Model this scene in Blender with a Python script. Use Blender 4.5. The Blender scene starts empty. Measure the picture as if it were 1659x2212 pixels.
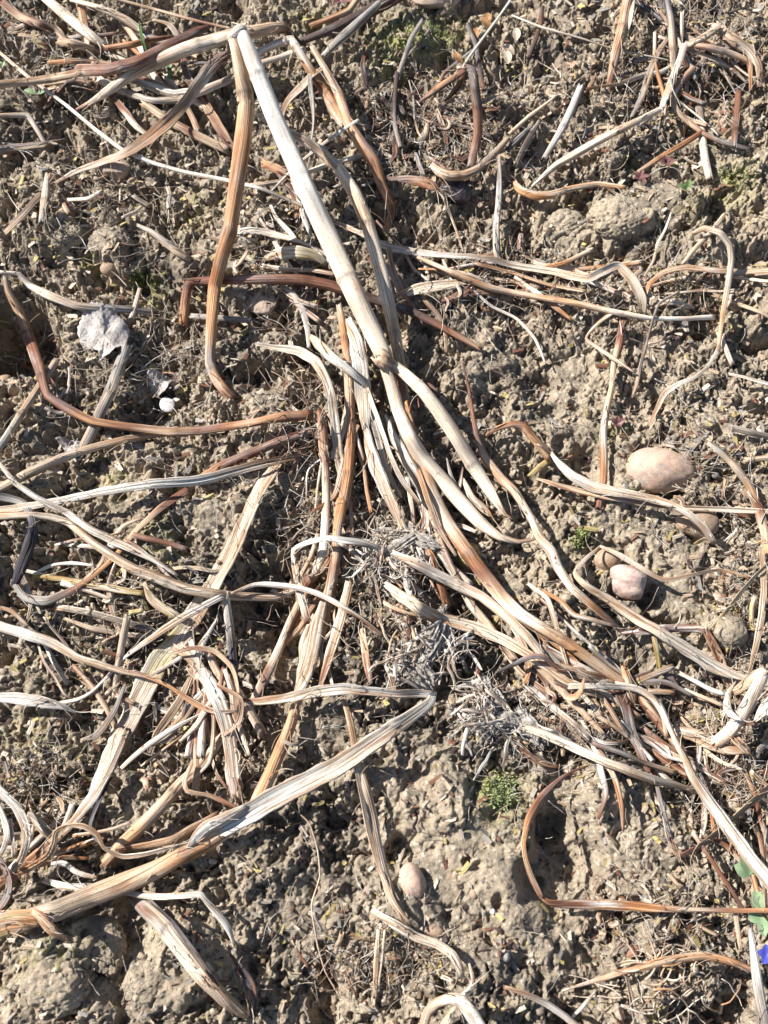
import bpy, math, random
import numpy as np
from mathutils import Vector, Matrix
R = math.radians
S = bpy.context.scene
COL = S.collection

# ------------------------------------------------------------------ camera
TILT, DIST = 22.0, 0.50
TANV = 0.60                       # tan of half the vertical field of view
cam = bpy.data.cameras.new('camera'); camo = bpy.data.objects.new('camera', cam); COL.objects.link(camo)
CP = Vector((0, -DIST*math.sin(R(TILT)), DIST*math.cos(R(TILT))))
camo.location = CP; camo.rotation_euler = (R(TILT), 0, 0)
cam.sensor_fit = 'VERTICAL'; cam.sensor_height = 36; cam.lens = 18/TANV
cam.clip_start = 0.01; cam.clip_end = 60
cam.dof.use_dof = True; cam.dof.focus_distance = 0.50; cam.dof.aperture_fstop = 16.0
S.camera = camo
S.render.resolution_x, S.render.resolution_y = 768, 1024
# ------------------------------------------------------------------ light
SUN_EL = 38.0
SUN_AZ = Vector((-1.0, 0.42, 0)).normalized()      # where the sun stands, seen from the plot
w = bpy.data.worlds.new('World'); S.world = w; w.use_nodes = True
nt = w.node_tree; bg = nt.nodes['Background']
sky = nt.nodes.new('ShaderNodeTexSky'); sky.sky_type = 'NISHITA'; sky.sun_disc = False
sky.sun_elevation = R(SUN_EL); sky.sun_rotation = math.atan2(SUN_AZ.x, SUN_AZ.y)
nt.links.new(sky.outputs[0], bg.inputs[0]); bg.inputs[1].default_value = 0.055
sl = bpy.data.lights.new('sun', 'SUN'); sl.energy = 5.0; sl.angle = R(0.5); sl.color = (1.0, 0.965, 0.915)
so = bpy.data.objects.new('sun', sl); COL.objects.link(so)
sd = Vector((SUN_AZ.x*math.cos(R(SUN_EL)), SUN_AZ.y*math.cos(R(SUN_EL)), math.sin(R(SUN_EL))))
so.rotation_euler = sd.to_track_quat('Z', 'Y').to_euler()
S.view_settings.view_transform = 'Standard'; S.view_settings.look = 'None'
S.view_settings.exposure = 1.08; S.view_settings.gamma = 1

# ------------------------------------------------------------------ numpy noise
def vnoise(x, y, cell, seed):
    rng = np.random.RandomState(seed); N = 256
    L = rng.rand(N, N)
    gx, gy = x/cell, y/cell
    ix, iy = np.floor(gx).astype(int), np.floor(gy).astype(int)
    fx, fy = gx-ix, gy-iy
    fx = fx*fx*fx*(fx*(fx*6-15)+10); fy = fy*fy*fy*(fy*(fy*6-15)+10)
    a = L[ix % N, iy % N]; b = L[(ix+1) % N, iy % N]; c = L[ix % N, (iy+1) % N]; d = L[(ix+1) % N, (iy+1) % N]
    return (a*(1-fx)+b*fx)*(1-fy)+(c*(1-fx)+d*fx)*fy
def fbm(x, y, cell, seed, o=4, g=0.5):
    s = 0; a = 1; t = 0
    for i in range(o):
        s = s+a*vnoise(x+i*3.17*cell, y-i*1.7*cell, cell/2**i, seed+i); t += a; a *= g
    return s/t
def domes(x, y, cell, seed):
    """rounded lumps: each cell a dome of its own height and radius, the highest one wins"""
    rng = np.random.RandomState(seed); N = 256
    PX, PY, RR, HH = rng.rand(N, N), rng.rand(N, N), 0.45+0.5*rng.rand(N, N), rng.rand(N, N)
    AN, EC = rng.rand(N, N)*math.pi, 0.6+0.4*rng.rand(N, N)
    gx, gy = x/cell, y/cell
    ix, iy = np.floor(gx).astype(int), np.floor(gy).astype(int)
    out = np.zeros_like(x)
    for i in (-1, 0, 1):
        for j in (-1, 0, 1):
            a, b = (ix+i) % N, (iy+j) % N
            dx = ix+i+PX[a, b]-gx; dy = iy+j+PY[a, b]-gy
            ca, sa = np.cos(AN[a, b]), np.sin(AN[a, b])
            u = dx*ca+dy*sa; v = (-dx*sa+dy*ca)/EC[a, b]
            d2 = (u*u+v*v)/(RR[a, b]**2)
            out = np.maximum(out, np.sqrt(np.clip(1-d2, 0, 1))*(0.35+0.65*HH[a, b]))
    return out

# ------------------------------------------------------------------ pixel -> plane helper (O = 1659 x 2212 survey grid)
OW, OH = 1659.0, 2212.0
_c, _s = math.cos(R(TILT)), math.sin(R(TILT))
def ray(px, py):
    sx = (px/OW*2-1)*TANV*0.75; sy = (1-py/OH*2)*TANV
    return Vector((sx, sy*_c+_s, sy*_s-_c))
def flat(px, py, z=0.0):
    d = ray(px, py); t = (z-CP.z)/d.z
    return CP+d*t, t
# ------------------------------------------------------------------ terrain
# mounds and hollows read off the plot: x, y (survey grid), radius in mm, height in mm, sharpness
FEAT = [(1340,465,22,13,3),(1225,475,19,10,3),(1150,880,20,8,2),(235,520,14,9,3),(130,500,13,8,3),(1390,250,30,8,2),
 (60,480,16,9,3),(930,1720,24,7,3),(960,1850,30,5,2),(1330,1700,16,10,3),(1350,1800,24,8,2),(110,2130,26,14,4),(330,2140,26,13,3),
 (470,2150,16,7,3),(1030,1900,26,5,2),(1475,1360,9,11,3),(1245,1360,10,8,3),(1580,1370,10,7,3),(240,1020,20,7,2),(560,920,22,6,2),
 (400,1050,20,5,2),(330,2020,10,7,3),(1230,650,20,4,2),(700,1980,24,5,2),(560,1880,14,6,3),(260,1800,14,7,3),(90,1640,18,8,3),
 (60,1460,14,6,3),(400,1250,16,4,2),(1050,1990,26,5,2),(900,90,26,6,2),(1130,220,24,6,2),(1590,300,22,8,3),(1500,470,26,6,2),
 (640,1590,10,6,3),(1420,900,24,5,2),(1570,900,20,6,2),(200,130,26,6,2),(560,20,20,5,2),(1150,2000,30,5,3),(1240,2100,20,6,3),(1450,2080,26,6,3),
 (2,705,30,-52,8),(-120,670,22,42,4),(1225,1850,22,-14,7),(1205,1765,10,-13,5),(1290,1000,17,-15,5),(1125,1800,9,6,3),(1100,1900,12,5,3),(300,1590,14,-13,5),(620,1370,12,-13,4),(860,250,22,-9,2),(1290,1420,22,-12,3),(740,1080,22,-8,2),
 (290,1985,16,-16,3),(205,2120,12,-14,3),(1100,1500,30,-8,2),(1300,1190,12,-6,2),(1600,450,14,-13,3),(1370,860,12,-9,3),(1545,640,20,-8,2),
 (590,800,16,-10,2),(330,650,20,-6,2),(1480,190,20,-14,2),(180,1590,14,-7,2),(300,1600,14,-8,2),(560,1620,16,-8,2),(330,1780,16,-9,2),
 (870,1840,8,-7,3),(1460,1560,26,-12,2),(1010,300,16,-8,2),(730,230,20,-8,2),(600,1330,22,-10,2),(1010,1350,24,-9,2),(860,560,16,-6,2),
 (1000,1110,14,-8,2),(1600,2000,14,-8,2),(1140,1000,14,-6,2),(450,1640,16,-9,2),(620,2100,18,-10,2),(240,1900,14,-10,2),(60,1250,14,-7,2)]
def G(px, py): return flat(px, py)[0]
def base_large(x, y):
    h = (fbm(x, y, 0.11, 5, 3)-0.5)*0.022
    for (px, py, r, hh, s) in FEAT:
        p = G(px, py); r = r*0.001
        wx = (vnoise(x, y, 0.018, 71)-0.5)*0.012; wy = (vnoise(x, y, 0.018, 72)-0.5)*0.012
        d = ((x+wx-p.x)**2+(y+wy-p.y)**2)/(r*r)
        h = h+hh*0.001*np.exp(-d**(s*0.5)*0.9)
    return h
SMOOTH = [(1250,250,24),(1400,420,24),(1600,560,18),(1250,790,20),(1450,730,20),(310,1140,20),(1480,560,18),(90,1000,18),(450,2060,22),(250,2080,30),(1260,560,20),(1030,700,16),(930,1700,36),(990,1860,50),(1215,1850,26),(1160,1960,44),(1340,1780,40),(1380,1140,22),(640,1440,16),(740,1600,18),(470,1090,22),(560,830,16),(1080,760,18),(1240,900,22),(1600,900,24),(640,1990,20),(250,1700,14),(900,1950,40),(1290,1000,20),(560,1010,26),(1330,465,22),(1225,480,20),
          (1480,1240,26),(1500,1450,20),(880,40,30),(1150,880,18),(1540,330,20),(930,2000,30),(250,1040,22),(110,2130,20),(330,2140,20),(640,1560,16),(1450,300,20)]
def terrain(x, y):
    wx = (fbm(x, y, 0.012, 31, 3)-0.5)*0.012; wy = (fbm(x, y, 0.012, 37, 3)-0.5)*0.012
    X, Y = x+wx, y+wy
    w2x = (fbm(x, y, 0.003, 41, 2)-0.5)*0.0028; w2y = (fbm(x, y, 0.003, 47, 2)-0.5)*0.0028
    sm = np.zeros_like(x)
    for (px, py, r) in SMOOTH:
        p = G(px, py); r *= 0.001
        sm = np.maximum(sm, np.exp(-(((X-p.x)**2+(Y-p.y)**2)/(r*r))**2))
    rough = 1-0.88*sm
    region = np.clip((fbm(x, y, 0.05, 91, 3)-0.33)*3.2, 0, 1)
    h = base_large(x, y)
    huge = domes(X+wx, Y+wy, 0.062, 2)
    big = domes(X, Y, 0.030, 3)
    med = domes(X+w2x, Y+w2y, 0.0145, 4)
    sml = domes(x+w2x*1.3, y+w2y*1.3, 0.0066, 6)
    ti = domes(x+w2x, y+w2y, 0.0031, 7)
    tt = domes(x+w2x*0.4, y+w2y*0.4, 0.0015, 8)
    crumbly = np.clip((fbm(x, y, 0.028, 97, 3)-0.49)*5, 0.05, 1)*rough
    h = h+huge*0.0085*(0.4+0.6*region)
    pl = np.clip((0.6*big+0.4*domes(X-w2x, Y+w2y, 0.019, 24))/0.42, 0, 1)**0.8; h = h+pl*0.0065*(0.45+0.55*region)*(0.3+0.7*rough)
    fr = fbm(X, Y, 0.024, 141, 5, 0.58); h = h+(np.minimum(fr, 0.53)-0.53)*0.055*(0.30+0.70*rough)
    f2 = fbm(x+w2x, y+w2y, 0.0075, 151, 5, 0.62); h = h+(np.minimum(f2, 0.57)-0.57)*0.020*(0.12+0.88*rough)
    h = h+np.clip(med/0.6, 0, 1)*0.0026*rough*region+sml*0.0030*crumbly+ti*0.0015*(0.05+0.95*crumbly)+tt*0.0005*(0.30+0.70*crumbly)
    h = h+(fbm(x, y, 0.0022, 161, 3, 0.6)-0.5)*0.0011
    # worm holes and cracks
    hn = domes(x, y, 0.011, 17); h = h-np.clip(hn-0.80, 0, 1)*0.024*(0.5+sm)
    cr = np.abs(fbm(X, Y, 0.03, 55, 4)-0.5); h = h-np.clip(0.026-cr, 0, 1)*0.34*(1-0.75*sm)*(0.25+0.75*region)
    h = h+(fbm(x, y, 0.006, 61, 5, 0.6)-0.5)*0.0030*(0.5+0.5*rough)-0.004
    return h-0.011, sm, region
X0, X1, Y0, Y1, STEP = -0.345, 0.345, -0.315, 0.480, 0.00062
nx, ny = int((X1-X0)/STEP)+1, int((Y1-Y0)/STEP)+1
gx, gy = np.meshgrid(np.linspace(X0, X1, nx), np.linspace(Y0, Y1, ny), indexing='xy')
HG, SMG, REG = terrain(gx, gy)
# envelope on which things rest
B = 8
m_ = HG[:ny//B*B, :nx//B*B].reshape(ny//B, B, nx//B, B)
env = m_.max(axis=(1, 3))*0.6+m_.mean(axis=(1, 3))*0.4
def boxb(a, k):
    p = np.pad(a, k, mode='edge'); o = np.zeros_like(a)
    for i in range(2*k+1):
        for j in range(2*k+1): o += p[i:i+a.shape[0], j:j+a.shape[1]]
    return o/(2*k+1)**2
ENV = boxb(boxb(env, 1), 1)
ENV = np.maximum(ENV, boxb(boxb(ENV, 5), 5)-0.003)
def samp(A, x, y, st):
    fx = min(max((x-X0)/st-(0.5 if st > STEP*2 else 0), 0), A.shape[1]-1.001); fy = min(max((y-Y0)/st-(0.5 if st > STEP*2 else 0), 0), A.shape[0]-1.001)
    i, j = int(fx), int(fy); u, v = fx-i, fy-j
    return (A[j, i]*(1-u)+A[j, i+1]*u)*(1-v)+(A[j+1, i]*(1-u)+A[j+1, i+1]*u)*v
def envz(x, y): return samp(ENV, x, y, STEP*B)
def gz(x, y): return samp(HG, x, y, STEP)
def at(px, py, h=0.0, fn=envz):
    """survey-grid point -> world point h metres above the soil there; also metres per grid unit"""
    d = ray(px, py); z = h
    for _ in range(7):
        p = CP+d*((z-CP.z)/d.z); z = 0.5*z+0.5*(fn(p.x, p.y)+h)
    p = CP+d*((z-CP.z)/d.z)
    return p, (z-CP.z)/d.z*TANV*2/OH

# ------------------------------------------------------------------ materials
def nmat(name):
    m = bpy.data.materials.new(name); m.use_nodes = True
    t = m.node_tree; b = t.nodes['Principled BSDF']
    return m, t, b
def nd(t, k, **kw):
    n = t.nodes.new('ShaderNode'+k)
    for a, v in kw.items(): setattr(n, a, v)
    return n
def ramp(t, fac, pts):
    n = nd(t, 'ValToRGB'); e = n.color_ramp.elements
    while len(e) < len(pts): e.new(0.5)
    for q, (p, c) in zip(e, pts): q.position = p; q.color = (c if len(c) == 4 else (*c, 1)) if not isinstance(c, (int, float)) else (c, c, c, 1)
    t.links.new(fac, n.inputs[0]); return n.outputs[0]
def mixc(t, a, b, f, mode='MIX'):
    n = nd(t, 'Mix', data_type='RGBA', blend_type=mode)
    for s, v in ((n.inputs[6], a), (n.inputs[7], b), (n.inputs[0], f)):
        if hasattr(v, 'is_linked') or hasattr(v, 'node'): t.links.new(v, s)
        elif isinstance(v, (int, float)): s.default_value = v
        else: s.default_value = (*v, 1)
    return n.outputs[2]
def noise(t, vec, sc, det=4, rough=0.55, dist=0):
    n = nd(t, 'TexNoise'); n.inputs['Scale'].default_value = sc; n.inputs['Detail'].default_value = det
    n.inputs['Roughness'].default_value = rough; n.inputs['Distortion'].default_value = dist
    t.links.new(vec, n.inputs['Vector']); return n.outputs[0]
def bump(t, b, h, strength, dist, prev=None):
    n = nd(t, 'Bump'); n.inputs['Strength'].default_value = strength; n.inputs['Distance'].default_value = dist
    t.links.new(h, n.inputs['Height'])
    if prev: t.links.new(prev, n.inputs['Normal'])
    t.links.new(n.outputs[0], b.inputs['Normal']); return n.outputs[0]

def soil_material(name, moss=True):
    m, t, b = nmat(name)
    g = nd(t, 'NewGeometry').outputs['Position']
    n1 = noise(t, g, 22, 5, 0.6); n2 = noise(t, g, 160, 5, 0.65); n3 = noise(t, g, 900, 4, 0.7); n4 = noise(t, g, 2600, 2, 0.6)
    c = ramp(t, n1, [(0.30, (0.315, 0.257, 0.190)), (0.5, (0.392, 0.322, 0.238)), (0.70, (0.450, 0.366, 0.268))])
    c = mixc(t, c, ramp(t, noise(t, g, 13, 5, 0.65), [(0.36, (0.64, 0.64, 0.66)), (0.48, 0.98), (0.70, (1.05, 1.03, 1.01))]), 1.0, 'MULTIPLY')
    c = mixc(t, c, ramp(t, n2, [(0.34, (0.62, 0.63, 0.62)), (0.55, 1.0), (0.75, (1.18, 1.12, 1.05))]), 1.0, 'MULTIPLY')
    c = mixc(t, c, ramp(t, n3, [(0.30, 0.58), (0.5, 1.0), (0.74, 1.26)]), 0.9, 'MULTIPLY')
    # pale mineral grains and dark organic grains
    v = nd(t, 'TexVoronoi'); v.inputs['Scale'].default_value = 620; t.links.new(g, v.inputs['Vector'])
    vr = nd(t, 'SeparateColor'); t.links.new(v.outputs['Color'], vr.inputs[0])
    c = mixc(t, c, (0.52, 0.47, 0.38), ramp(t, vr.outputs[0], [(0.93, 0.0), (0.96, 0.75)]))
    c = mixc(t, c, (0.06, 0.05, 0.045), ramp(t, vr.outputs[1], [(0.94, 0.0), (0.97, 0.7)]))
    if moss:
        a = nd(t, 'Attribute', attribute_name='moss')
        f = nd(t, 'Math', operation='MULTIPLY'); t.links.new(a.outputs['Fac'], f.inputs[0]); t.links.new(ramp(t, noise(t, g, 210, 5, 0.7), [(0.40, 0.0), (0.60, 1.0)]), f.inputs[1])
        c = mixc(t, c, mixc(t, (0.21, 0.22, 0.04), (0.36, 0.35, 0.10), n3), f.outputs[0])
    t.links.new(c, b.inputs['Base Color']); b.inputs['Roughness'].default_value = 0.92
    b.inputs['Specular IOR Level'].default_value = 0.25
    p = bump(t, b, n3, 0.9, 0.0012); bump(t, b, n4, 0.7, 0.0005, p)
    return m
M_SOIL = soil_material('soil'); M_CRUMB = soil_material('soil_crumb', False)

def plant_material(name, ribs=1500, gloss=0.55, stain=0.75, con=1.0):
    m, t, b = nmat(name)
    a = nd(t, 'Attribute', attribute_name='tint'); tint = a.outputs['Color']
    oi = nd(t, 'ObjectInfo'); uv = nd(t, 'UVMap', uv_map='UVMap').outputs[0]
    sx = nd(t, 'SeparateXYZ'); t.links.new(uv, sx.inputs[0])
    def sc(ku, kv, kz):
        cb = nd(t, 'CombineXYZ')
        for s, o, k in ((0, sx.outputs[0], ku), (1, sx.outputs[1], kv), (2, oi.outputs['Random'], kz)):
            q = nd(t, 'Math', operation='MULTIPLY'); t.links.new(o, q.inputs[0]); q.inputs[1].default_value = k; t.links.new(q.outputs[0], cb.inputs[s])
        return cb.outputs[0]
    f1 = noise(t, sc(ribs*0.85, 5, 40), 1, 3, 0.55); f2 = noise(t, sc(330, 24, 90), 1, 6, 0.7); f3 = noise(t, sc(ribs*1.7, 16, 10), 1, 3, 0.65)
    sp = noise(t, sc(900, 700, 30), 1, 4, 0.65); bl = noise(t, sc(60, 22, 55), 1, 4, 0.6)
    dk = mixc(t, tint, (0.52, 0.36, 0.24), 1.0, 'MULTIPLY')
    c = mixc(t, tint, dk, ramp(t, f2, [(0.47, 0.0), (0.60, stain)]))
    c = mixc(t, c, mixc(t, tint, (0.55, 0.33, 0.22), 1.0, 'MULTIPLY'), ramp(t, noise(t, sc(130, 17, 200), 1, 5, 0.7), [(0.54, 0.0), (0.63, 0.55)]))
    c = mixc(t, c, mixc(t, tint, (0.62, 0.60, 0.57), 0.55), ramp(t, bl, [(0.52, 0.0), (0.68, 0.55)]))
    c = mixc(t, c, ramp(t, f1, [(0.30, 0.50), (0.41, 0.74), (0.47, 1.0), (0.60, 1.06), (0.74, 1.22)]), con, 'MULTIPLY')
    c = mixc(t, c, ramp(t, f3, [(0.32, 0.40), (0.46, 1.0), (0.70, 1.10)]), 0.85*con, 'MULTIPLY')
    c = mixc(t, c, (0.10, 0.075, 0.06), ramp(t, sp, [(0.60, 0.0), (0.66, 0.65)]))
    t.links.new(c, b.inputs['Base Color'])
    b.inputs['Roughness'].default_value = gloss; b.inputs['Specular IOR Level'].default_value = 0.4
    p = bump(t, b, f1, 0.8, 0.0011); bump(t, b, f3, 0.6, 0.0005, p)
    return m
M_STALK = plant_material('dry_stalk_fibre', 1300, 0.62, 0.8)
M_LEAF = plant_material('dry_leaf_fibre', 1500, 0.68, 0.9)
M_SMOOTH = plant_material('smooth_stalk_skin', 1500, 0.55, 0.4, 0.6)
M_THIN = plant_material('rootlet_fibre', 2500, 0.7, 0.5)
def simple_mat(name, cols, scale, rough=0.7, bs=0.4, bd=0.0006, spec=0.35, veins=None, dirt=False):
    m, t, b = nmat(name); o = nd(t, 'TexCoord').outputs['Object']
    c = ramp(t, noise(t, o, scale, 6, 0.62, 0.6), [(0.32+0.36*i/(len(cols)-1), q) for i, q in enumerate(cols)])
    if veins: c = mixc(t, c, veins, ramp(t, noise(t, o, scale*0.5, 7, 0.7, 1.5), [(0.485, 0.0), (0.5, 0.75), (0.515, 0.0)]))
    if dirt: c = mixc(t, c, (.33, .26, .18), ramp(t, noise(t, o, scale*1.1, 8, 0.72, 0.8), [(0.50, 0.0), (0.60, 0.85)]))
    c = mixc(t, c, ramp(t, noise(t, o, scale*14, 3, 0.7), [(0.3, 0.72), (0.7, 1.18)]), 0.7, 'MULTIPLY')
    t.links.new(c, b.inputs['Base Color']); b.inputs['Roughness'].default_value = rough; b.inputs['Specular IOR Level'].default_value = spec
    bump(t, b, noise(t, o, scale*7, 5, 0.65), bs, bd)
    return m

PAL = dict(W=(.75,.71,.64), C=(.70,.595,.47), T=(.53,.395,.27), O=(.48,.25,.115), B=(.23,.105,.062), D=(.085,.055,.045), G=(.33,.305,.275),
           Y=(.52,.42,.17), P=(.045,.042,.062), N=(.10,.22,.035), R=(.20,.05,.05), L=(.25,.34,.14), V=(.10,.03,.06))

# ------------------------------------------------------------------ object helpers
def tag(o, label=None, cat=None, group=None, kind=None):
    for k, v in (('label', label), ('category', cat), ('group', group), ('kind', kind)):
        if v: o[k] = v
    return o
def mesh_obj(name, V, F, mat, parent=None, tint=None, uv=None, smooth=True):
    me = bpy.data.meshes.new(name); me.from_pydata([tuple(v) for v in V], [], F)
    if tint is not None:
        a = me.color_attributes.new('tint', 'FLOAT_COLOR', 'POINT')
        a.data.foreach_set('color', np.hstack([np.asarray(tint, dtype=np.float32), np.ones((len(V), 1), dtype=np.float32)]).ravel())
    if uv is not None:
        ul = me.uv_layers.new(name='UVMap'); li = np.zeros(len(me.loops), dtype=np.int32); me.loops.foreach_get('vertex_index', li)
        ul.data.foreach_set('uv', np.asarray(uv, dtype=np.float32)[li].ravel())
    if smooth: me.polygons.foreach_set('use_smooth', [True]*len(me.polygons))
    me.materials.append(mat); me.update()
    o = bpy.data.objects.new(name, me); COL.objects.link(o)
    if parent: o.parent = parent
    return o
def empty(name, loc):
    o = bpy.data.objects.new(name, None); o.location = loc; o.empty_display_size = 0.01; COL.objects.link(o); return o
def catmull(P, n, tens=1.0):
    P = [np.array(p, float) for p in P]
    Q = [2*P[0]-P[1]]+P+[2*P[-1]-P[-2]]; out = []
    for i in range(1, len(Q)-2):
        a, b, c, d = Q[i-1], Q[i], Q[i+1], Q[i+2]
        # finite tangents limited by the shorter neighbour keep kinks sharp
        l0, l1, l2 = np.linalg.norm(b[:3]-a[:3])+1e-9, np.linalg.norm(c[:3]-b[:3])+1e-9, np.linalg.norm(d[:3]-c[:3])+1e-9
        m1 = (c-a)/(l0+l1)*l1*tens+(c-b)*(1-tens); m2 = (d-b)/(l1+l2)*l1*tens+(c-b)*(1-tens)
        k = max(2, int(math.ceil(l1/n)))
        for j in range(k):
            s = j/k; s2, s3 = s*s, s*s*s
            out.append((2*s3-3*s2+1)*b+(s3-2*s2+s)*m1+(-2*s3+3*s2)*c+(s3-s2)*m2)
    out.append(P[-1]); return out

def strand(pts, kind, seed, thick=1.0):
    """pts: rows of (x, y, z, width, r, g, b) in metres -> V, F, tint, uv of a stalk ('r'), strap leaf ('f') or fibre ('t')"""
    rnd = random.Random(seed); 
    step = {'r': 0.0028, 'f': 0.0026, 't': 0.004}[kind]
    C = catmull(pts, step, {'r': 0.45, 'f': 0.72, 't': 1.0}[kind]); n = len(C)
    CA = np.array([c[4:7] for c in C])
    if kind == 'r': N = 22
    elif kind == 'f': N = 20
    else: N = 4
    P = [Vector(c[:3]) for c in C]
    ph = [rnd.uniform(0, 6.28) for _ in range(8)]
    ribs = rnd.choice((7, 8, 9, 11)); flatk = rnd.uniform(0.62, 0.9)
    rib_h = [rnd.uniform(0.0, 0.075) for _ in range(N)]; rib_p = [rnd.uniform(0.8, 1.2) for _ in range(N)]
    curl0 = rnd.uniform(-0.5, 0.3); roll0 = rnd.uniform(-0.12, 0.12)-0.08
    V, T, U, rings = [], [], [], []
    nodes = [rnd.uniform(0.02, 0.05)]
    while nodes[-1] < 0.6: nodes.append(nodes[-1]+rnd.uniform(0.05, 0.10))
    offs = [int(rnd.gauss(0, 4.5)) for _ in range(N)]
    for k in range(1, N):
        if rnd.random() < 0.45: offs[k] = offs[k-1]
    L = 0; wmax = max(c[3] for c in C)
    side_prev = None
    for i in range(n):
        t = (P[min(i+1, n-1)]-P[max(i-1, 0)])
        if t.length < 1e-9: t = Vector((1, 0, 0))
        t.normalize()
        if i: L += (P[i]-P[i-1]).length
        up = Vector((0, -0.25, 1)); s = t.cross(up)
        if s.length < 0.15: s = side_prev.copy() if side_prev else t.cross(Vector((1, 0, 0)))
        s.normalize()
        if side_prev is not None:
            if s.dot(side_prev) < 0: s = -s
            s = (s*0.5+side_prev*0.5).normalized(); s = (s-t*s.dot(t)).normalized()
        side_prev = s; u = s.cross(t).normalized()
        if u.z < 0: u = -u
        nb_ = 0.0
        if kind == 'r' and wmax > 0.0035:
            for q in nodes: nb_ = max(nb_, math.exp(-((L-q)/0.0016)**2))
        wd = C[i][3]*(1+0.035*math.sin(L*45+ph[0])+0.13*nb_)
        e = min(i, n-1-i)
        ring = []
        col = np.clip(C[i][4:7], 0.01, 1)
        def cola(k): return np.clip(CA[min(n-1, max(0, i+offs[k]))], 0.01, 1)
        if kind == 'r':
            for k in range(N):
                a = 2*math.pi*k/N
                rr = 0.5*wd*(1+rib_h[k]*0.45*(1 if k % 2 else -1)+0.02*math.sin(3*a+L*60+ph[2]))
                v = P[i]+s*math.cos(a)*rr+u*math.sin(a)*rr*flatk
                if e == 0: v = v+t*((1 if i else -1)*rnd.uniform(-0.15, 0.55)*wd)
                ring.append(len(V)); V.append(v); U.append((abs(k-N/2)*math.pi*wd/N+ph[3], L)); T.append(cola(k)*rib_p[k]**0.5*(1-0.5*nb_))
        elif kind == 'f':
            ra = min(1.0, 0.006/max(wd, 0.003)); roll = roll0+(0.10+0.34*ra*ra)*math.sin(L*18+ph[4])+0.12*math.sin(L*55+ph[5])
            s2 = s*math.cos(roll)+u*math.sin(roll); u2 = u*math.cos(roll)-s*math.sin(roll)
            curl = curl0+0.28*math.sin(L*22+ph[6])
            th = max(0.00035, 0.045*wd)*thick; H = N//2
            for k in range(N):
                top = k < H; q = (k/(H-1) if top else (N-1-k)/(H-1)); x = q*2-1
                z = curl*0.32*wd*(x*x-0.35)+wd*0.035*math.sin(q*ribs*2.4+ph[2])*(1-abs(x)**4)
                z += (th if top else -th)*(1-abs(x)**6*0.8)
                edge = 1+(0.06*math.sin(L*420+ph[7]+x*5) if abs(x) > 0.9 else 0)
                v = P[i]+s2*(x*0.5*wd*edge*math.cos(min(1.1, abs(curl)*0.42)))+u2*z
                if e == 0: v = v+t*((1 if i else -1)*rnd.uniform(-0.3, 0.6)*wd*0.6)
                ring.append(len(V)); V.append(v); U.append((q*wd+ph[3], L)); T.append(cola(k)*(0.92+0.12*math.sin(q*ribs*2.4+ph[2])))
        else:
            for k in range(N):
                a = 2*math.pi*k/N; rr = 0.5*wd
                ring.append(len(V)); V.append(P[i]+s*math.cos(a)*rr+u*math.sin(a)*rr); U.append((k*wd, L)); T.append(col)
        rings.append(ring)
    F = []
    for a, b in zip(rings[:-1], rings[1:]):
        for k in range(N): F.append((a[k], a[(k+1) % N], b[(k+1) % N], b[k]))
    if kind == 'r':     # hollow broken ends
        for i, sgn in ((0, 1), (-1, -1)):
            r = rings[i]; c = P[i]; t = (P[1]-P[0]).normalized() if i == 0 else (P[-1]-P[-2]).normalized()
            a1, a2 = [], []
            for k in range(N):
                v = V[r[k]]; a1.append(len(V)); V.append(c+(v-c)*0.78+t*0.0); U.append(U[r[k]]); T.append(T[r[k]]*0.95)
            for k in range(N):
                v = V[r[k]]; q = (v-c); q = q-t*q.dot(t); a2.append(len(V)); V.append(c+q*0.66+t*sgn*min(0.004, wmax)); U.append(U[r[k]]); T.append(T[r[k]]*0.7)
            for k in range(N):
                k2 = (k+1) % N
                F.append((r[k], r[k2], a1[k2], a1[k]) if i else (r[k2], r[k], a1[k], a1[k2]))
                F.append((a1[k], a1[k2], a2[k2], a2[k]) if i else (a1[k2], a1[k], a2[k], a2[k2]))
            F.append(tuple(a2) if i else tuple(reversed(a2)))
    else:
        F.append(tuple(reversed(rings[0]))); F.append(tuple(rings[-1]))
    return V, F, T, U

WS = 0.93
def path_pts(rows, cols, seed=0, fn=envz):
    rnd = random.Random(seed*7+1); out = []
    for i, r in enumerate(rows):
        p, k = at(r[0], r[1], r[2]*0.001+0.0012, fn)
        c = PAL[cols[min(len(cols)-1, int(round(i*(len(cols)-1)/max(1, len(rows)-1))))]]
        j = rnd.uniform(0.9, 1.08)
        out.append((p.x, p.y, p.z, max(r[3], 1.2)*k*WS, c[0]*j, c[1]*j, c[2]*j))
    return out
CNT = [0]
def add_strand(name, rows, cols, kind, parent=None, origin=None, thick=1.0, mat=None):
    CNT[0] += 1
    V, F, T, U = strand(path_pts(rows, cols, CNT[0]), kind, CNT[0]*13+5, thick)
    c = origin if origin is not None else V[0]*0
    if origin is None:
        c = Vector(path_pts([rows[len(rows)//2]], cols)[0][:3])
    V = [v-c for v in V]
    o = mesh_obj(name, V, F, mat or {'r': M_STALK, 'f': M_LEAF, 't': M_THIN}[kind], parent, T, U)
    if parent is None: o.location = c
    return o
def parse(s):
    v = [float(q) for q in s.replace(';', ' ').replace(',', ' ').split()]
    return [tuple(v[i:i+4]) for i in range(0, len(v), 4)]

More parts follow.
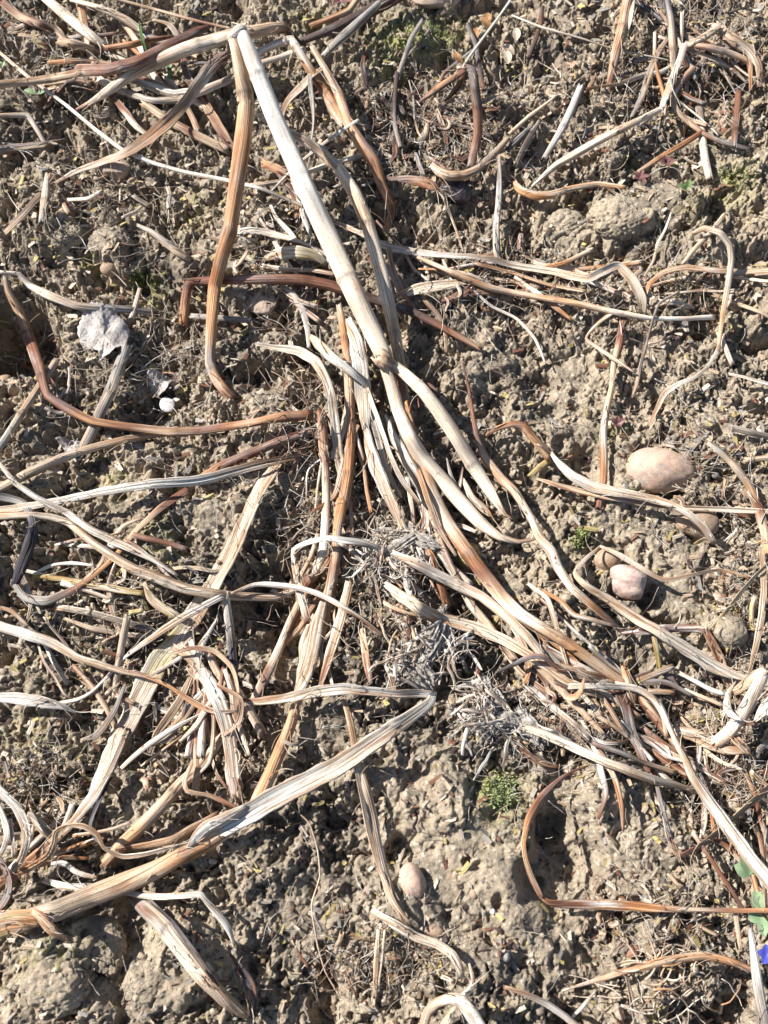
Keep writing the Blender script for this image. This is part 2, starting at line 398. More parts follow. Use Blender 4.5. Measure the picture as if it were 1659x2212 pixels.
# ------------------------------------------------------------------ the ground
def build_ground():
    V = np.stack([gx.ravel(), gy.ravel(), HG.ravel()], 1).astype(np.float32)
    a = (np.arange(ny-1)[:, None]*nx+np.arange(nx-1)[None, :]).ravel().astype(np.int32)
    F = np.stack([a, a+1, a+nx+1, a+nx], 1)
    # outer field: rings of coarser quads that carry on to the horizon
    me = bpy.data.meshes.new('ground')
    edge = []
    for i in range(nx): edge.append(i)
    for j in range(1, ny): edge.append(j*nx+nx-1)
    for i in range(nx-2, -1, -1): edge.append((ny-1)*nx+i)
    for j in range(ny-2, 0, -1): edge.append(j*nx)
    edge = np.array(edge, dtype=np.int32); ne = len(edge)
    sub = edge[::4]; 
    allV = [V]; allF = [F]; base = len(V); prev = edge
    e0 = V[edge]
    cx, cy = 0.0, 0.08
    for k, s in enumerate((1.05, 1.15, 1.35, 1.8, 3.0, 7.0, 20.0, 60.0)):
        P = e0.copy(); P[:, 0] = cx+(e0[:, 0]-cx)*s; P[:, 1] = cy+(e0[:, 1]-cy)*s
        P[:, 2] = (fbm(P[:, 0].astype(float), P[:, 1].astype(float), 0.05, 5, 3)-0.5)*0.02-0.004
        ids = base+np.arange(ne, dtype=np.int32); base += ne; allV.append(P.astype(np.float32))
        nx2 = np.roll(prev, -1); id2 = np.roll(ids, -1)
        allF.append(np.stack([prev, ids, id2, nx2], 1)); prev = ids
    V = np.vstack(allV); F = np.vstack(allF).astype(np.int32)
    me.vertices.add(len(V)); me.vertices.foreach_set('co', V.ravel())
    me.loops.add(len(F)*4); me.loops.foreach_set('vertex_index', F.ravel())
    me.polygons.add(len(F)); me.polygons.foreach_set('loop_start', np.arange(0, len(F)*4, 4, dtype=np.int32))
    me.polygons.foreach_set('use_smooth', np.ones(len(F), dtype=bool))
    me.update(calc_edges=True)
    ms = np.zeros(len(V), dtype=np.float32)
    MOSS = [(870,85,26,1.0),(950,70,20,.8),(840,130,18,.8),(1500,440,10,.5),(1370,330,9,.8),(1590,380,16,.8),(1340,445,14,.6),(180,540,8,.9),(310,610,11,1.0),
            (1080,1710,13,1.2),(240,1030,10,.8),(330,1160,14,.7),(1500,600,12,.5),(1630,330,10,.6),(720,1250,8,.4),(300,800,8,.4),(400,440,16,.5),(660,20,14,.6),(100,2080,14,.5),(60,1600,20,.4),(1330,910,8,.4),(1255,1165,7,.7)]
    x, y = gx, gy; mo = np.zeros_like(x)
    for (px, py, r, a_) in MOSS:
        p = G(px, py); r *= 0.001; mo = np.maximum(mo, a_*np.exp(-((x-p.x)**2+(y-p.y)**2)/(r*r)))
    ms[:nx*ny] = np.clip(mo, 0, 1.2).ravel()
    at_ = me.attributes.new('moss', 'FLOAT', 'POINT'); at_.data.foreach_set('value', ms)
    me.materials.append(M_SOIL)
    o = bpy.data.objects.new('ground', me); COL.objects.link(o); tag(o, kind='structure')
build_ground()

# loose crumbs of soil lying on the clods
def ico(sub):
    import bmesh
    b = bmesh.new(); bmesh.ops.create_icosphere(b, subdivisions=sub, radius=1); 
    V = np.array([v.co[:] for v in b.verts]); F = np.array([[v.index for v in f.verts] for f in b.faces]); b.free(); return V, F
def build_crumbs(n=26000):
    rng = np.random.RandomState(4); bv, bf = ico(2)
    prot = []
    for k in range(24):
        r = 1+0.30*np.sin(bv@rng.randn(3)*2.2+rng.rand()*6)+0.18*np.sin(bv@rng.randn(3)*5+rng.rand()*6)+0.12*rng.randn(len(bv))
        prot.append(bv*r[:, None]*np.array([1, 0.65+0.35*rng.rand(), 0.55+0.35*rng.rand()]))
    Vs, Fs = [], []; c = 0; b = 0
    m, nv = n, len(bv)
    while c < n:
        x = X0+0.01+rng.rand()*(X1-X0-0.02); y = Y0+0.01+rng.rand()*(Y1-Y0-0.02)
        j, i = int((y-Y0)/STEP), int((x-X0)/STEP)
        dens = 0.25+0.75*(1-SMG[j, i]); dens *= 0.25+0.75*float(REG[j, i]); dens *= 1.0 if HG[j, i] < envz(x, y)-0.002 else 0.35
        if rng.rand() > dens: continue
        s = 0.00035+0.0011*rng.rand()**2.5+(0.0026*rng.rand() if rng.rand() < 0.05 else 0)
        a = rng.rand()*6.28; q = prot[rng.randint(24)]
        R_ = np.array([[math.cos(a), -math.sin(a), 0], [math.sin(a), math.cos(a), 0], [0, 0, 1]])
        Vs.append((q@R_.T)*s+np.array([x, y, HG[j, i]+s*0.25])); Fs.append(bf+b); b += nv; c += 1
    V = np.vstack(Vs).astype(np.float32); F = np.vstack(Fs).astype(np.int32)
    me = bpy.data.meshes.new('soil_crumbs'); me.vertices.add(len(V)); me.vertices.foreach_set('co', V.ravel())
    me.loops.add(len(F)*3); me.loops.foreach_set('vertex_index', F.ravel()); me.polygons.add(len(F))
    me.polygons.foreach_set('loop_start', np.arange(0, len(F)*3, 3, dtype=np.int32)); me.update(calc_edges=True)
    me.materials.append(M_CRUMB); o = bpy.data.objects.new('soil_crumbs', me); COL.objects.link(o)
    tag(o, 'loose brown crumbs of dry soil scattered all over the ground', 'soil crumbs', kind='stuff')
build_crumbs()

# ------------------------------------------------------------------ the tent-like bent stalk (a thing with parts)
def bent_stalk():
    org = at(830, 775, 0)[0]; e = empty('bent_stalk', org)
    tag(e, 'tall pale stalk bent sharply into a tent, its white peak rising near the top left', 'dry stalk')
    add_strand('stem', parse('522 66 74 24; 530 92 73 32; 545 130 70 36; 586 238 64 42; 622 320 58 44; 663 412 50 44; 703 500 43 46; 735 570 38 47; 768 640 33 47; 803 713 28 45; 828 768 24 40'), 'WWWWWWCCCCC', 'r', e, org, mat=M_SMOOTH)
    add_strand('rear_stem', parse('503 82 72 22; 512 110 70 28; 522 165 64 33; 532 228 57 37; 523 317 49 40; 508 420 39 38; 496 500 31 34; 478 560 25 31; 464 620 19 29; 458 690 13 26; 455 740 10 25; 454 785 6 25; 466 818 4 26; 484 842 2 25; 505 862 -2 22'), 'CTTTOOOOOOOOGOOB', 'r', e, org)
    add_strand('front_branch', parse('826 772 23 28; 843 826 21 29; 860 886 19 31; 886 946 17 35; 913 990 15 36; 953 1036 13 36; 996 1086 12 33; 1040 1132 11 28; 1080 1160 10 18; 1120 1170 9 11; 1160 1164 6 5'), 'CTCCCCCCTTB', 'r', e, org, mat=M_SMOOTH)
    add_strand('side_branch', parse('834 778 24 20; 850 788 24 24; 873 806 24 26; 913 843 24 29; 946 886 23 32; 986 946 20 33; 1020 1003 17 34; 1053 1053 13 29; 1078 1092 9 17; 1092 1112 6 6; 1108 1120 5 4'), 'TCCCCCCCCTB', 'r', e, org, mat=M_SMOOTH)
    add_strand('node', parse('822 770 25 40; 828 776 25 44; 834 784 25 38'), 'TBT', 'r', e, org)
    add_strand('node', parse('531 222 58 38; 533 229 57 41; 531 237 56 38'), 'TBT', 'r', e, org)
    add_strand('folded_tip', parse('491 84 73 8; 500 78 75 20; 512 68 76 28; 524 62 76 26; 531 64 75 10'), 'WWWWW', 'f', e, org)
bent_stalk()

# every other stalk, strap leaf and stem: kind | name | category | colours | label | rows (x y height_mm width)
K = """
f|dry_leaf|WCCTCTT|twisted pale leaf turning into a stem right beside the tall bent stalk|540 238 50 10; 553 245 48 12; 600 275 42 18; 653 300 36 22; 690 325 32 26; 713 347 30 28; 736 368 28 20
r|dry_stalk|CCTCCTTBO|long smooth tan stem running just right of the tall bent stalk|733 366 28 28; 766 417 27 32; 793 483 25 32; 810 543 23 32; 826 600 21 31; 840 660 19 30; 852 720 16 28; 862 775 13 26; 872 846 9 22; 886 903 6 14
r|dry_stalk|TTTTBBBDB|long dark-striped stalk entering at the left edge near the top with a knobbly joint|-15 183 14 20; 50 178 15 20; 110 170 15 20; 163 159 16 19; 171 153 17 29; 182 152 17 28; 235 150 18 27; 300 132 20 28; 366 100 20 30; 430 66 20 22; 450 58 18 12
r|dry_stalk|BTCCTCCTTTB|cream grooved stalk ending under the white peak with a frayed reddish lower left end|165 237 6 6; 195 222 7 12; 233 197 9 22; 283 160 13 30; 333 137 16 34; 400 107 20 32; 466 88 24 32; 500 77 26 30; 553 68 26 30; 590 61 24 29; 612 60 22 26
f|dry_leaf|BDD|short dark brown leaf hanging from the kink right of the white peak|612 58 20 20; 625 72 18 20; 642 90 14 14; 660 98 8 8
r|dry_stalk|DDDDB|dark purple-brown stalk slanting up to the top edge|640 94 8 16; 693 73 10 18; 753 47 12 26; 813 17 12 28; 880 -18 12 28
r|dry_stalk|GGGW|grey weathered stem lying across the dark purple stalk|818 8 18 14; 766 57 16 22; 726 93 13 20; 700 120 9 14
r|dry_stalk|BOTT|short tan stem touching the top edge above the dark purple stalk|673 55 6 12; 713 40 8 14; 753 23 10 15; 772 -3 10 15; 776 -20 10 14
r|dry_stalk|CCWCTOOOT|orange stem with a pale kinked top right of the white peak|545 120 14 16; 590 98 19 18; 628 86 21 20; 648 115 19 20; 670 150 16 22; 700 195 12 26; 725 240 10 28; 745 272 7 26
r|dry_stalk|TTOOBOOOBY|glossy orange-brown stem ending in a yellow tip above the middle|676 103 18 13; 703 150 18 16; 730 200 17 22; 753 267 15 24; 780 310 14 27; 808 350 12 27; 825 400 10 22; 843 440 8 20; 845 465 7 16; 835 497 2 15
r|dry_stalk|CCCWCWTCCC|cream curved stem passing behind the tall bent stalk near the top|215 172 5 18; 245 190 5 16; 290 206 6 16; 330 217 6 15; 390 215 8 18; 440 195 10 20; 500 170 12 18; 553 140 16 14; 603 124 18 14; 655 106 20 15
f|dry_leaf|CWWC|white strap leaf lying among the stems left of the peak|285 172 7 14; 340 192 8 20; 372 202 8 18; 410 198 9 18
f|dry_leaf|CCCTTOTTCB|tan curved leaf sweeping from the left brown stone up to the peak|120 395 3 8; 166 370 5 14; 216 352 8 17; 270 332 11 23; 315 303 13 28; 360 266 15 30; 400 222 17 26; 433 175 19 28; 462 138 21 30; 492 116 22 16
r|straw|CCWCWCWCT|long thin pale straw running from the left edge down past the orange stem|-10 105 6 7; 60 165 7 8; 140 225 7 8; 200 275 7 9; 267 325 8 9; 330 352 8 9; 400 372 9 9; 490 390 12 11; 560 406 12 9; 620 430 12 9; 706 468 8 8
f|dry_leaf|TCWWCCCCCTB|long pale strap leaf crossing the middle right and hooking down brown|700 470 4 8; 783 505 6 13; 830 530 7 16; 900 545 7 16; 960 551 7 12; 1050 557 8 13; 1106 572 9 15; 1190 586 12 17; 1268 602 14 20; 1300 588 15 20; 1335 575 15 20; 1365 605 13 24; 1385 645 9 24; 1387 680 4 18
r|straw|TTOTOCCWW|long straight straw with orange patches below the pale hooked strap|903 556 7 9; 980 590 8 13; 1053 620 9 15; 1106 632 9 15; 1240 655 9 15; 1330 675 9 14; 1410 688 9 10; 1480 688 9 10; 1540 685 9 13
r|dry_stalk|OBBBBBBDDBT|dark red-brown stalk arching behind the tall bent stalk|395 700 2 20; 400 650 8 22; 408 612 12 22; 430 607 12 20; 500 605 12 22; 553 603 11 24; 650 604 11 24; 715 617 10 26; 786 640 9 24; 886 672 8 22; 953 705 6 18; 1040 754 3 11
f|dry_leaf|CCCT|broad cream leaf tapering left just right of the tan stem|845 645 5 9; 903 625 6 26; 970 615 6 24; 1025 606 5 13
f|dry_leaf|BBTB|short brown leaf overlapping the broad cream leaf|955 650 5 6; 1003 634 6 20; 1045 630 6 18; 1090 630 5 13
r|dry_stalk|GTTBBBBOBTBOOB|long reddish stalk curving in from the upper left edge to the plant centre|12 600 12 12; 18 630 13 16; 43 680 12 22; 66 740 11 26; 87 800 11 24; 103 853 11 20; 140 880 11 22; 200 910 11 20; 283 923 11 20; 366 933 11 22; 433 930 10 20; 553 912 9 19; 603 902 8 24; 670 896 6 24
r|dry_stalk|TTCTTT|tan stalk running under the long reddish stalk to the left edge|-12 1062 6 22; 66 1020 7 22; 150 983 7 20; 216 963 7 18; 283 947 5 16; 350 938 2 12
f|dry_leaf|TCWWWWCTB|long straight whitish strap stretching from the left edge to the plant centre|-10 1105 9 20; 100 1087 10 17; 170 1073 11 18; 233 1060 12 20; 333 1045 12 24; 433 1037 12 26; 553 1005 11 22; 600 995 10 18; 648 986 8 14
r|dry_stalk|BBBBBO|dark red stalk running down left from the plant centre above the whitish strap|674 930 8 14; 600 955 8 21; 553 975 7 22; 483 1005 6 24; 430 1038 4 22
f|dry_leaf|BBTBOOBBGGG|brown strap looping round at the left under the long pale stems|405 1058 4 20; 350 1095 4 22; 290 1150 4 20; 253 1195 5 18; 200 1245 6 14; 150 1277 7 20; 100 1296 8 24; 55 1290 8 20; 32 1262 9 14
f|dry_leaf|PPPGP|navy black glossy leaf curling at the left edge|30 1262 9 20; 45 1225 11 30; 65 1170 13 28; 72 1128 12 20; 48 1085 10 20; -10 1068 8 26
f|dry_leaf|WWGWCCWWT|twisted greyish-white leaf entering at the left edge below the tan stalk|-8 992 10 8; 33 1043 14 12; 83 1077 15 14; 140 1105 15 16; 190 1140 14 18; 240 1165 14 22; 283 1185 12 18; 333 1210 9 12; 383 1243 6 8
r|dry_stalk|OTCTCTTCCTTC|long tan stalk running from the left edge to the crossing joint below it|-5 1115 10 20; 60 1113 10 16; 110 1117 10 16; 150 1130 10 18; 200 1172 11 18; 250 1206 11 20; 290 1230 11 23; 333 1246 11 24; 400 1272 11 24; 466 1284 11 24; 520 1288 9 20; 595 1290 8 18; 645 1272 6 14
f|dry_leaf|BTTCCTCTTCYCCCC|very wide ribbed strap slanting down left, its upper part crossed by the long tan stalk|624 968 4 14; 597 1005 5 26; 560 1060 6 34; 537 1110 6 34; 500 1190 6 44; 460 1265 6 40; 430 1312 5 46; 393 1373 5 46; 346 1426 5 50; 316 1480 6 54; 283 1550 6 48; 250 1606 7 50
f|dry_leaf|CCWWCCTOOOO|long strap narrowing to orange as it reaches the lower left edge|262 1580 8 40; 230 1655 9 42; 200 1720 9 30; 160 1773 9 22; 127 1806 9 22; 90 1840 9 26; 33 1885 9 26; -14 1922 7 32
f|dry_leaf|CWCWWWWWC|slim whitish leaf slanting down left from the crossing joint|480 1288 13 14; 433 1313 13 16; 386 1339 12 18; 316 1386 11 14; 266 1423 9 8; 233 1460 8 8; 200 1493 7 8; 170 1510 7 10; 130 1518 4 10
f|dry_leaf|CWCCCTTOOOTB|long cream leaf from the left edge twisting into a thin orange tail|-8 1350 11 22; 66 1373 11 24; 116 1390 11 22; 166 1420 11 18; 216 1436 11 18; 266 1450 12 14; 316 1460 12 12; 366 1483 12 9; 416 1516 14 16; 466 1537 15 14; 513 1535 13 6
f|dry_leaf|WWWWW|bright white pointed leaf tip at the left edge|-12 1504 9 20; 50 1510 10 28; 100 1518 9 24; 138 1527 8 14; 163 1540 6 3
r|straw_stub|TTCT|upright tan straw stub left of the wide ribbed strap|275 1335 10 17; 264 1390 9 17; 254 1450 7 16; 248 1506 3 13
r|straw_stub|CCCTG|straw stub lying level with a grey far end left of the crossing joint|130 1312 5 14; 200 1325 5 15; 262 1342 5 15; 300 1354 4 16; 338 1368 3 14
r|straw_stub|TTCT|reddish straw stub parallel below the grey-ended one|140 1336 3 7; 200 1358 4 13; 270 1370 4 14; 327 1376 3 13
r|dry_stalk|CGGPP|grey stalk turning black that drops from the crossing joint|487 1285 9 18; 495 1350 7 20; 503 1420 5 18; 509 1480 3 12
f|dry_leaf|TCCWCWCCC|crumpled pale leaf bundle hanging in the lower left centre|375 1398 9 14; 410 1420 11 22; 445 1465 13 30; 470 1510 15 36; 488 1560 14 36; 498 1610 13 32; 503 1660 10 36; 508 1705 5 36
f|dry_leaf|CCTCC|narrow pale leaf on the left flank of the crumpled bundle|412 1385 9 14; 425 1430 11 20; 424 1480 10 16; 434 1530 9 18; 428 1590 8 10; 415 1650 6 10
f|dry_leaf|TBTTB|thin brown leaf coiling over the crumpled bundle|370 1412 14 6; 415 1400 17 10; 460 1405 18 12; 500 1440 16 12; 515 1490 15 10; 512 1530 12 8
f|dry_leaf|BTTB|brown twisted ribbon wrapped round the lower crumpled bundle|470 1480 19 8; 520 1510 17 12; 516 1560 16 12; 480 1590 15 8
f|dry_leaf|TWCT|pointed pale leaf standing up at the top of the crumpled bundle|470 1335 8 5; 450 1370 11 10; 432 1400 12 18; 425 1425 11 14
r|dry_stalk|COOTTOOOT|upright orange stalk in the plant centre with a pale broken top|732 660 16 13; 738 690 16 18; 748 760 14 20; 754 830 13 22; 757 900 12 22; 756 960 12 24; 749 1040 11 26; 740 1090 10 27
f|dry_leaf|WWWGCWTW|wide bluish-white sheath on the central orange stalk|752 690 17 18; 768 730 21 32; 778 790 22 38; 784 850 22 36; 789 895 21 28; 790 925 19 16
f|dry_leaf|TWWWWCT|smooth white blade swelling below the bluish-white sheath|790 920 19 12; 796 955 18 24; 808 1000 17 34; 828 1048 15 32; 850 1095 13 26; 878 1155 9 12
r|dry_stalk|OOTGOTOOOO|orange stalk continuing down from the plant centre through dark joints|738 1085 10 27; 728 1150 9 21; 724 1210 9 24; 714 1270 9 26; 700 1320 8 32; 685 1375 8 34; 668 1430 7 34; 650 1485 7 24
r|dry_stalk|TOOOOOTC|glossy orange stalk below the fold of the big white strap|646 1500 7 24; 628 1565 8 26; 608 1615 9 29; 588 1662 9 31; 562 1718 8 33; 545 1752 6 28
f|dry_leaf|CTCTWCT|torn pale sheath wrapped around the stalk under the pale arch|700 1300 12 18; 685 1350 14 30; 672 1405 14 38; 660 1450 13 38; 645 1495 11 22
f|dry_leaf|TCTB|narrow brown-edged leaf right of the torn sheath|755 1260 7 22; 735 1340 9 24; 710 1420 9 22; 690 1490 8 10
r|node_joint|GWG|grey ring joint on the glossy orange stalk|611 1600 13 8; 628 1608 14 9; 645 1607 12 8
f|dry_leaf|TWWWWC|cream folded leaf tube ending in a point over the white sheath|670 727 27 12; 686 742 28 24; 720 775 28 25; 760 805 28 20; 792 834 27 6
f|dry_leaf|CCWTCT|narrow white leaf descending between the white sheath and bent stalk|790 826 26 6; 800 860 26 12; 820 915 24 12; 846 990 20 12; 872 1042 16 13; 908 1088 12 8
f|dry_leaf|GCWCTWCTWC|greyish-white leaf arching left of the central stalk with a ragged end|556 742 10 12; 590 750 13 18; 640 757 16 25; 680 780 16 26; 702 815 15 22; 715 853 14 22; 722 900 13 24; 730 970 12 24; 738 1020 11 22; 750 1055 8 14
r|dry_stalk|BOBTCWCBB|stalk left of the centre with a peeling pale middle section|690 890 12 12; 697 930 12 22; 700 970 11 22; 703 1010 11 19; 704 1070 10 18; 703 1130 9 20; 698 1190 7 21; 685 1225 6 22; 662 1262 5 24
r|dry_stalk|TTCCBTT|cream stalk with a brown banded joint reaching down left in the lower centre|650 1295 7 18; 628 1340 7 18; 608 1390 7 20; 590 1430 6 22; 572 1465 6 22; 552 1505 5 20; 535 1545 2 14
f|dry_leaf|BTCCWCTCT|leaf forming the left leg of the pale arch in the centre|665 1342 14 18; 656 1310 15 18; 645 1265 16 18; 637 1222 17 15
f|dry_leaf|CWWWWGWC|pale arch of leaf bridging the stalks in the centre|635 1215 17 14; 634 1188 18 13; 655 1175 20 15; 703 1162 21 16; 753 1168 20 20; 788 1174 18 18; 820 1184 14 10
f|dry_leaf|WWWWWCB|slender bright white arching leaf crossing below the pale arch|500 1282 11 6; 550 1263 15 11; 600 1264 18 14; 653 1272 20 14; 703 1290 20 14; 743 1313 18 13; 782 1337 12 9; 828 1373 5 8
f|dry_leaf|BTCTCWWCTWW|horizontal arm of the big folded white strap in the lower centre|523 1513 11 10; 560 1515 13 18; 620 1507 15 22; 680 1494 17 28; 740 1487 18 30; 800 1492 19 24; 860 1498 20 22; 905 1497 21 22; 936 1501 21 20
r|dry_stalk|GBT|grey stalk stump with a black mouth under the crumpled bundle|502 1670 5 30; 508 1700 7 34; 512 1722 5 30
f|dry_leaf|WWCCCCTCWWCWW|broad slanting arm of the folded strap running down left from the fold|938 1500 20 14; 932 1512 20 22; 913 1530 19 29; 853 1570 18 40; 786 1616 16 43; 736 1650 14 45; 660 1690 13 47; 600 1720 13 50; 540 1755 14 50; 480 1790 14 44
r|dry_stalk|CTOOOTTOTTT|thick orange-brown stalk at the lower left emerging from the white strap|540 1762 9 22; 480 1800 10 36; 433 1826 10 44; 385 1852 10 38; 333 1880 11 42; 266 1908 10 48; 200 1934 9 48; 120 1968 8 44; 40 1990 7 44
f|dry_leaf|WWWC|torn white flap standing on the slanting strap at the lower left|405 1832 14 6; 425 1808 19 26; 450 1790 20 38; 485 1770 19 30; 530 1742 17 12
f|dry_leaf|BTTB|shrivelled brown sheath along the top edge of the slanting strap|250 1835 8 6; 310 1828 10 18; 370 1818 12 26; 420 1790 14 24; 470 1758 13 12
r|dry_stalk|TCTCTTOTO|tan stalk lying below the crumpled bundle parallel to the long strap|490 1580 6 16; 472 1602 7 22; 450 1632 8 26; 425 1663 8 28; 390 1694 8 28; 350 1740 8 31; 305 1785 7 34; 262 1825 5 30; 230 1862 2 26
f|dry_leaf|CTCTTTBB|wavy curled leaf draped across the tan stalk at the lower left|412 1652 15 12; 398 1688 16 16; 403 1708 16 14; 425 1715 16 14; 450 1718 16 14; 483 1732 15 15; 520 1748 12 9
f|dry_leaf|BOOTTTCTTCCTC|looping curly ribbon leaf at the lower left between strap and orange stalk|5 1900 9 12; 60 1877 12 18; 103 1850 14 17; 116 1822 15 14; 121 1797 17 13; 145 1784 18 11; 180 1785 19 16; 210 1803 18 16; 225 1832 17 12; 266 1850 16 15; 316 1844 16 13; 366 1831 15 9; 412 1820 14 5
f|dry_leaf|WWWWCCT|white curved leaf like a sickle at the lower left edge|-12 1697 16 16; 33 1740 16 20; 53 1778 16 21; 58 1815 15 19; 46 1855 14 16; 15 1892 12 14
f|dry_leaf|WCCW|inner white curl nested beside the sickle leaf|-6 1730 11 10; 10 1775 12 14; 16 1805 11 14; 2 1845 8 10
f|dry_leaf|WWC|pale narrow leaf standing between the two white curls|22 1770 9 8; 27 1810 9 9; 30 1850 6 9
f|dry_leaf|TWWWC|white strap passing behind the thick orange-brown stalk, left piece|95 1902 6 10; 140 1915 7 17; 186 1918 8 19; 240 1915 6 16
f|dry_leaf|CWWCWWWW|white strap with a kink right of the thick orange-brown stalk|265 1928 5 10; 330 1937 8 14; 390 1935 9 13; 433 1932 10 13; 442 1942 10 12; 466 1968 8 17; 493 2005 6 15; 507 2042 3 6
r|dry_stalk|BGGWCCTT|thick hollow stalk with a split dark groove near the bottom|285 1935 -3 26; 315 1965 3 34; 350 1998 7 38; 383 2040 9 38; 433 2105 9 38; 483 2155 8 32; 530 2192 5 18
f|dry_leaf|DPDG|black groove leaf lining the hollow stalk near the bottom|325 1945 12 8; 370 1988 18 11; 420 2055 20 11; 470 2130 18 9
f|dry_leaf|CTTOT|peeling tan skin at the lower end of the hollow stalk|430 2095 19 10; 450 2125 20 24; 490 2170 17 24; 522 2196 10 10
f|dry_leaf|YTCTO|wide shaggy straw-yellow sheath at the left edge near the bottom|-25 2010 11 56; 15 1995 13 58; 50 1988 13 52; 85 1985 12 36
f|dry_leaf|TTBOB|brown twisted sheath end beside the shaggy yellow sheath|72 1968 18 20; 90 1985 18 28; 116 2012 15 28; 142 2030 10 12
f|dry_leaf|BDBDB|dark mahogany leaf standing at the lower left edge|-8 1848 18 12; 8 1872 20 18; 20 1905 20 20; 16 1935 18 20; -4 1968 14 18
f|dry_leaf|TCTCTCT|tan stem rising from the hanging strap pair in the lower centre|742 1508 4 12; 757 1560 6 16; 766 1610 6 17; 774 1652 6 18
f|dry_leaf|CTTCTCCTT|ribbed strap hanging straight down the lower centre soil|774 1650 7 20; 790 1705 7 25; 803 1760 7 28; 815 1825 7 28; 832 1890 7 27; 848 1940 6 24; 868 1975 5 18; 888 2015 4 7
f|dry_leaf|CCTCC|pale narrow strap hugging the left side of the hanging ribbed strap|768 1655 9 9; 782 1725 9 11; 797 1800 9 12; 820 1875 9 11; 850 1945 7 9; 885 1995 6 5
r|dry_stalk|CCCTCCGG|tan stalk joining the bottom of the hanging ribbed strap|806 1968 5 12; 853 1997 7 22; 900 2025 8 22; 945 2040 9 22; 978 2063 10 21; 992 2090 9 20; 996 2108 6 16
f|dry_leaf|TOCCWW|glossy leaf curling down from the tan stalk at the bottom centre|1014 2082 13 6; 1022 2112 15 12; 1020 2132 16 17; 1003 2152 17 22; 985 2165 17 24
r|dry_stalk|TCCCWWWW|pale stalk looping in a ring at the bottom edge|920 2240 12 22; 916 2212 15 22; 924 2186 17 22; 945 2166 19 22; 972 2158 20 26; 998 2164 20 32; 1018 2190 20 32; 1048 2240 20 32
f|dry_leaf|CTC|light pointed leaf inside the ringed stalk at the bottom|950 2235 10 22; 968 2200 16 18; 985 2172 17 6
r|straw|CCT|upright split straw near the bottom centre|818 2008 5 9; 813 2080 6 13; 810 2150 4 10
r|straw|CTC|thinner half of the split straw near the bottom centre|832 2010 6 7; 826 2070 7 6; 818 2130 5 5
r|rootlet|TCTCTC|long wiry rootlet winding down the soil below the slanting strap|620 1735 4 3; 668 1778 5 4; 686 1836 5 4; 691 1893 5 4; 673 1955 5 4; 686 2043 5 4; 703 2100 5 3; 735 2155 3 3
f|dry_leaf|DDBBBBBOOOTB|brown leaf curving like a bracket on the bare soil at the lower right|1270 1655 8 5; 1240 1665 9 6; 1207 1685 10 10; 1170 1720 11 15; 1143 1765 13 16; 1131 1818 13 11; 1136 1860 13 12; 1152 1905 12 16; 1170 1940 10 11
f|dry_leaf|OBBBWBOOTBO|long brown leaf striped white running right from the bracket leaf|1168 1938 10 8; 1185 1950 10 14; 1220 1953 10 20; 1256 1954 10 22; 1310 1955 10 23; 1356 1957 9 22; 1440 1963 9 15; 1500 1965 10 11; 1573 1967 12 11; 1680 1967 15 12
f|dry_leaf|CCWWCCTWCWWW|thick white strap running down the right side to the right edge|1330 1475 12 8; 1380 1487 14 14; 1425 1520 15 17; 1452 1580 16 17; 1482 1640 17 23; 1500 1680 18 27; 1540 1740 19 31; 1590 1810 19 33; 1630 1865 19 33; 1680 1925 19 33
f|dry_leaf|DBGBGBT|dark left arm of the folded strap behind the thick white strap|1408 1650 5 9; 1420 1700 6 12; 1432 1750 7 14; 1447 1810 7 18; 1458 1840 7 13; 1478 1847 7 11
f|dry_leaf|BBTCTTT|ribbed right arm of the folded strap reaching the right edge|1470 1848 8 11; 1500 1835 8 20; 1540 1805 9 26; 1580 1770 10 24; 1620 1735 11 26; 1675 1688 11 27
r|dry_stalk|BOOOTO|short red-brown stalk arching above the big pebble's left side|1048 943 5 8; 1075 925 9 11; 1106 916 12 15; 1130 920 13 18; 1160 955 12 21; 1187 990 9 21
r|straw_stub|YYT|short yellow stub under the arching red-brown stalk|1185 995 6 14; 1165 1010 6 15; 1145 1028 4 12
f|dry_leaf|WWWCCCCWCT|pale ribbon leaf sweeping below the big pebble and over a smaller one|1192 980 13 8; 1210 1003 14 18; 1240 1030 14 24; 1283 1052 13 26; 1340 1064 12 22; 1406 1076 14 17; 1450 1090 17 16; 1490 1112 19 17; 1520 1140 17 17; 1542 1172 11 15
f|dry_leaf|TBTTBTCT|brown-edged leaf lying beneath the pale ribbon leaf|1160 1034 5 5; 1190 1043 6 13; 1240 1058 7 16; 1306 1072 7 16; 1390 1085 7 15; 1473 1097 7 13; 1573 1101 7 13; 1680 1106 6 12
f|dry_leaf|YTYW|small yellow split leaf end by the half-hidden pebble|1500 1175 8 6; 1520 1166 9 14; 1550 1170 8 12; 1565 1160 6 4
r|dry_stalk|DBBDBTOTCWTWWCTOBD|long twisting stem right of the plant centre, brown above and white below|1000 785 6 4; 1013 840 9 8; 1020 890 10 10; 1030 940 10 12; 1045 985 10 18; 1083 1035 10 22; 1110 1060 10 20; 1145 1115 10 15; 1165 1160 11 20; 1190 1190 11 26; 1205 1225 11 23; 1235 1270 10 20; 1275 1305 9 18; 1310 1335 7 16; 1348 1368 4 10
r|dry_stalk|DWBBWB|mahogany stem lying level under the big pale right-hand strap|1345 1367 5 10; 1380 1364 6 18; 1420 1360 6 20; 1460 1357 7 18; 1505 1358 8 18; 1525 1362 7 16
f|dry_leaf|BBTOB|brown leaf bending downward from the level mahogany stem|1522 1360 8 14; 1540 1390 7 20; 1556 1425 5 20; 1570 1460 4 17; 1582 1495 2 14
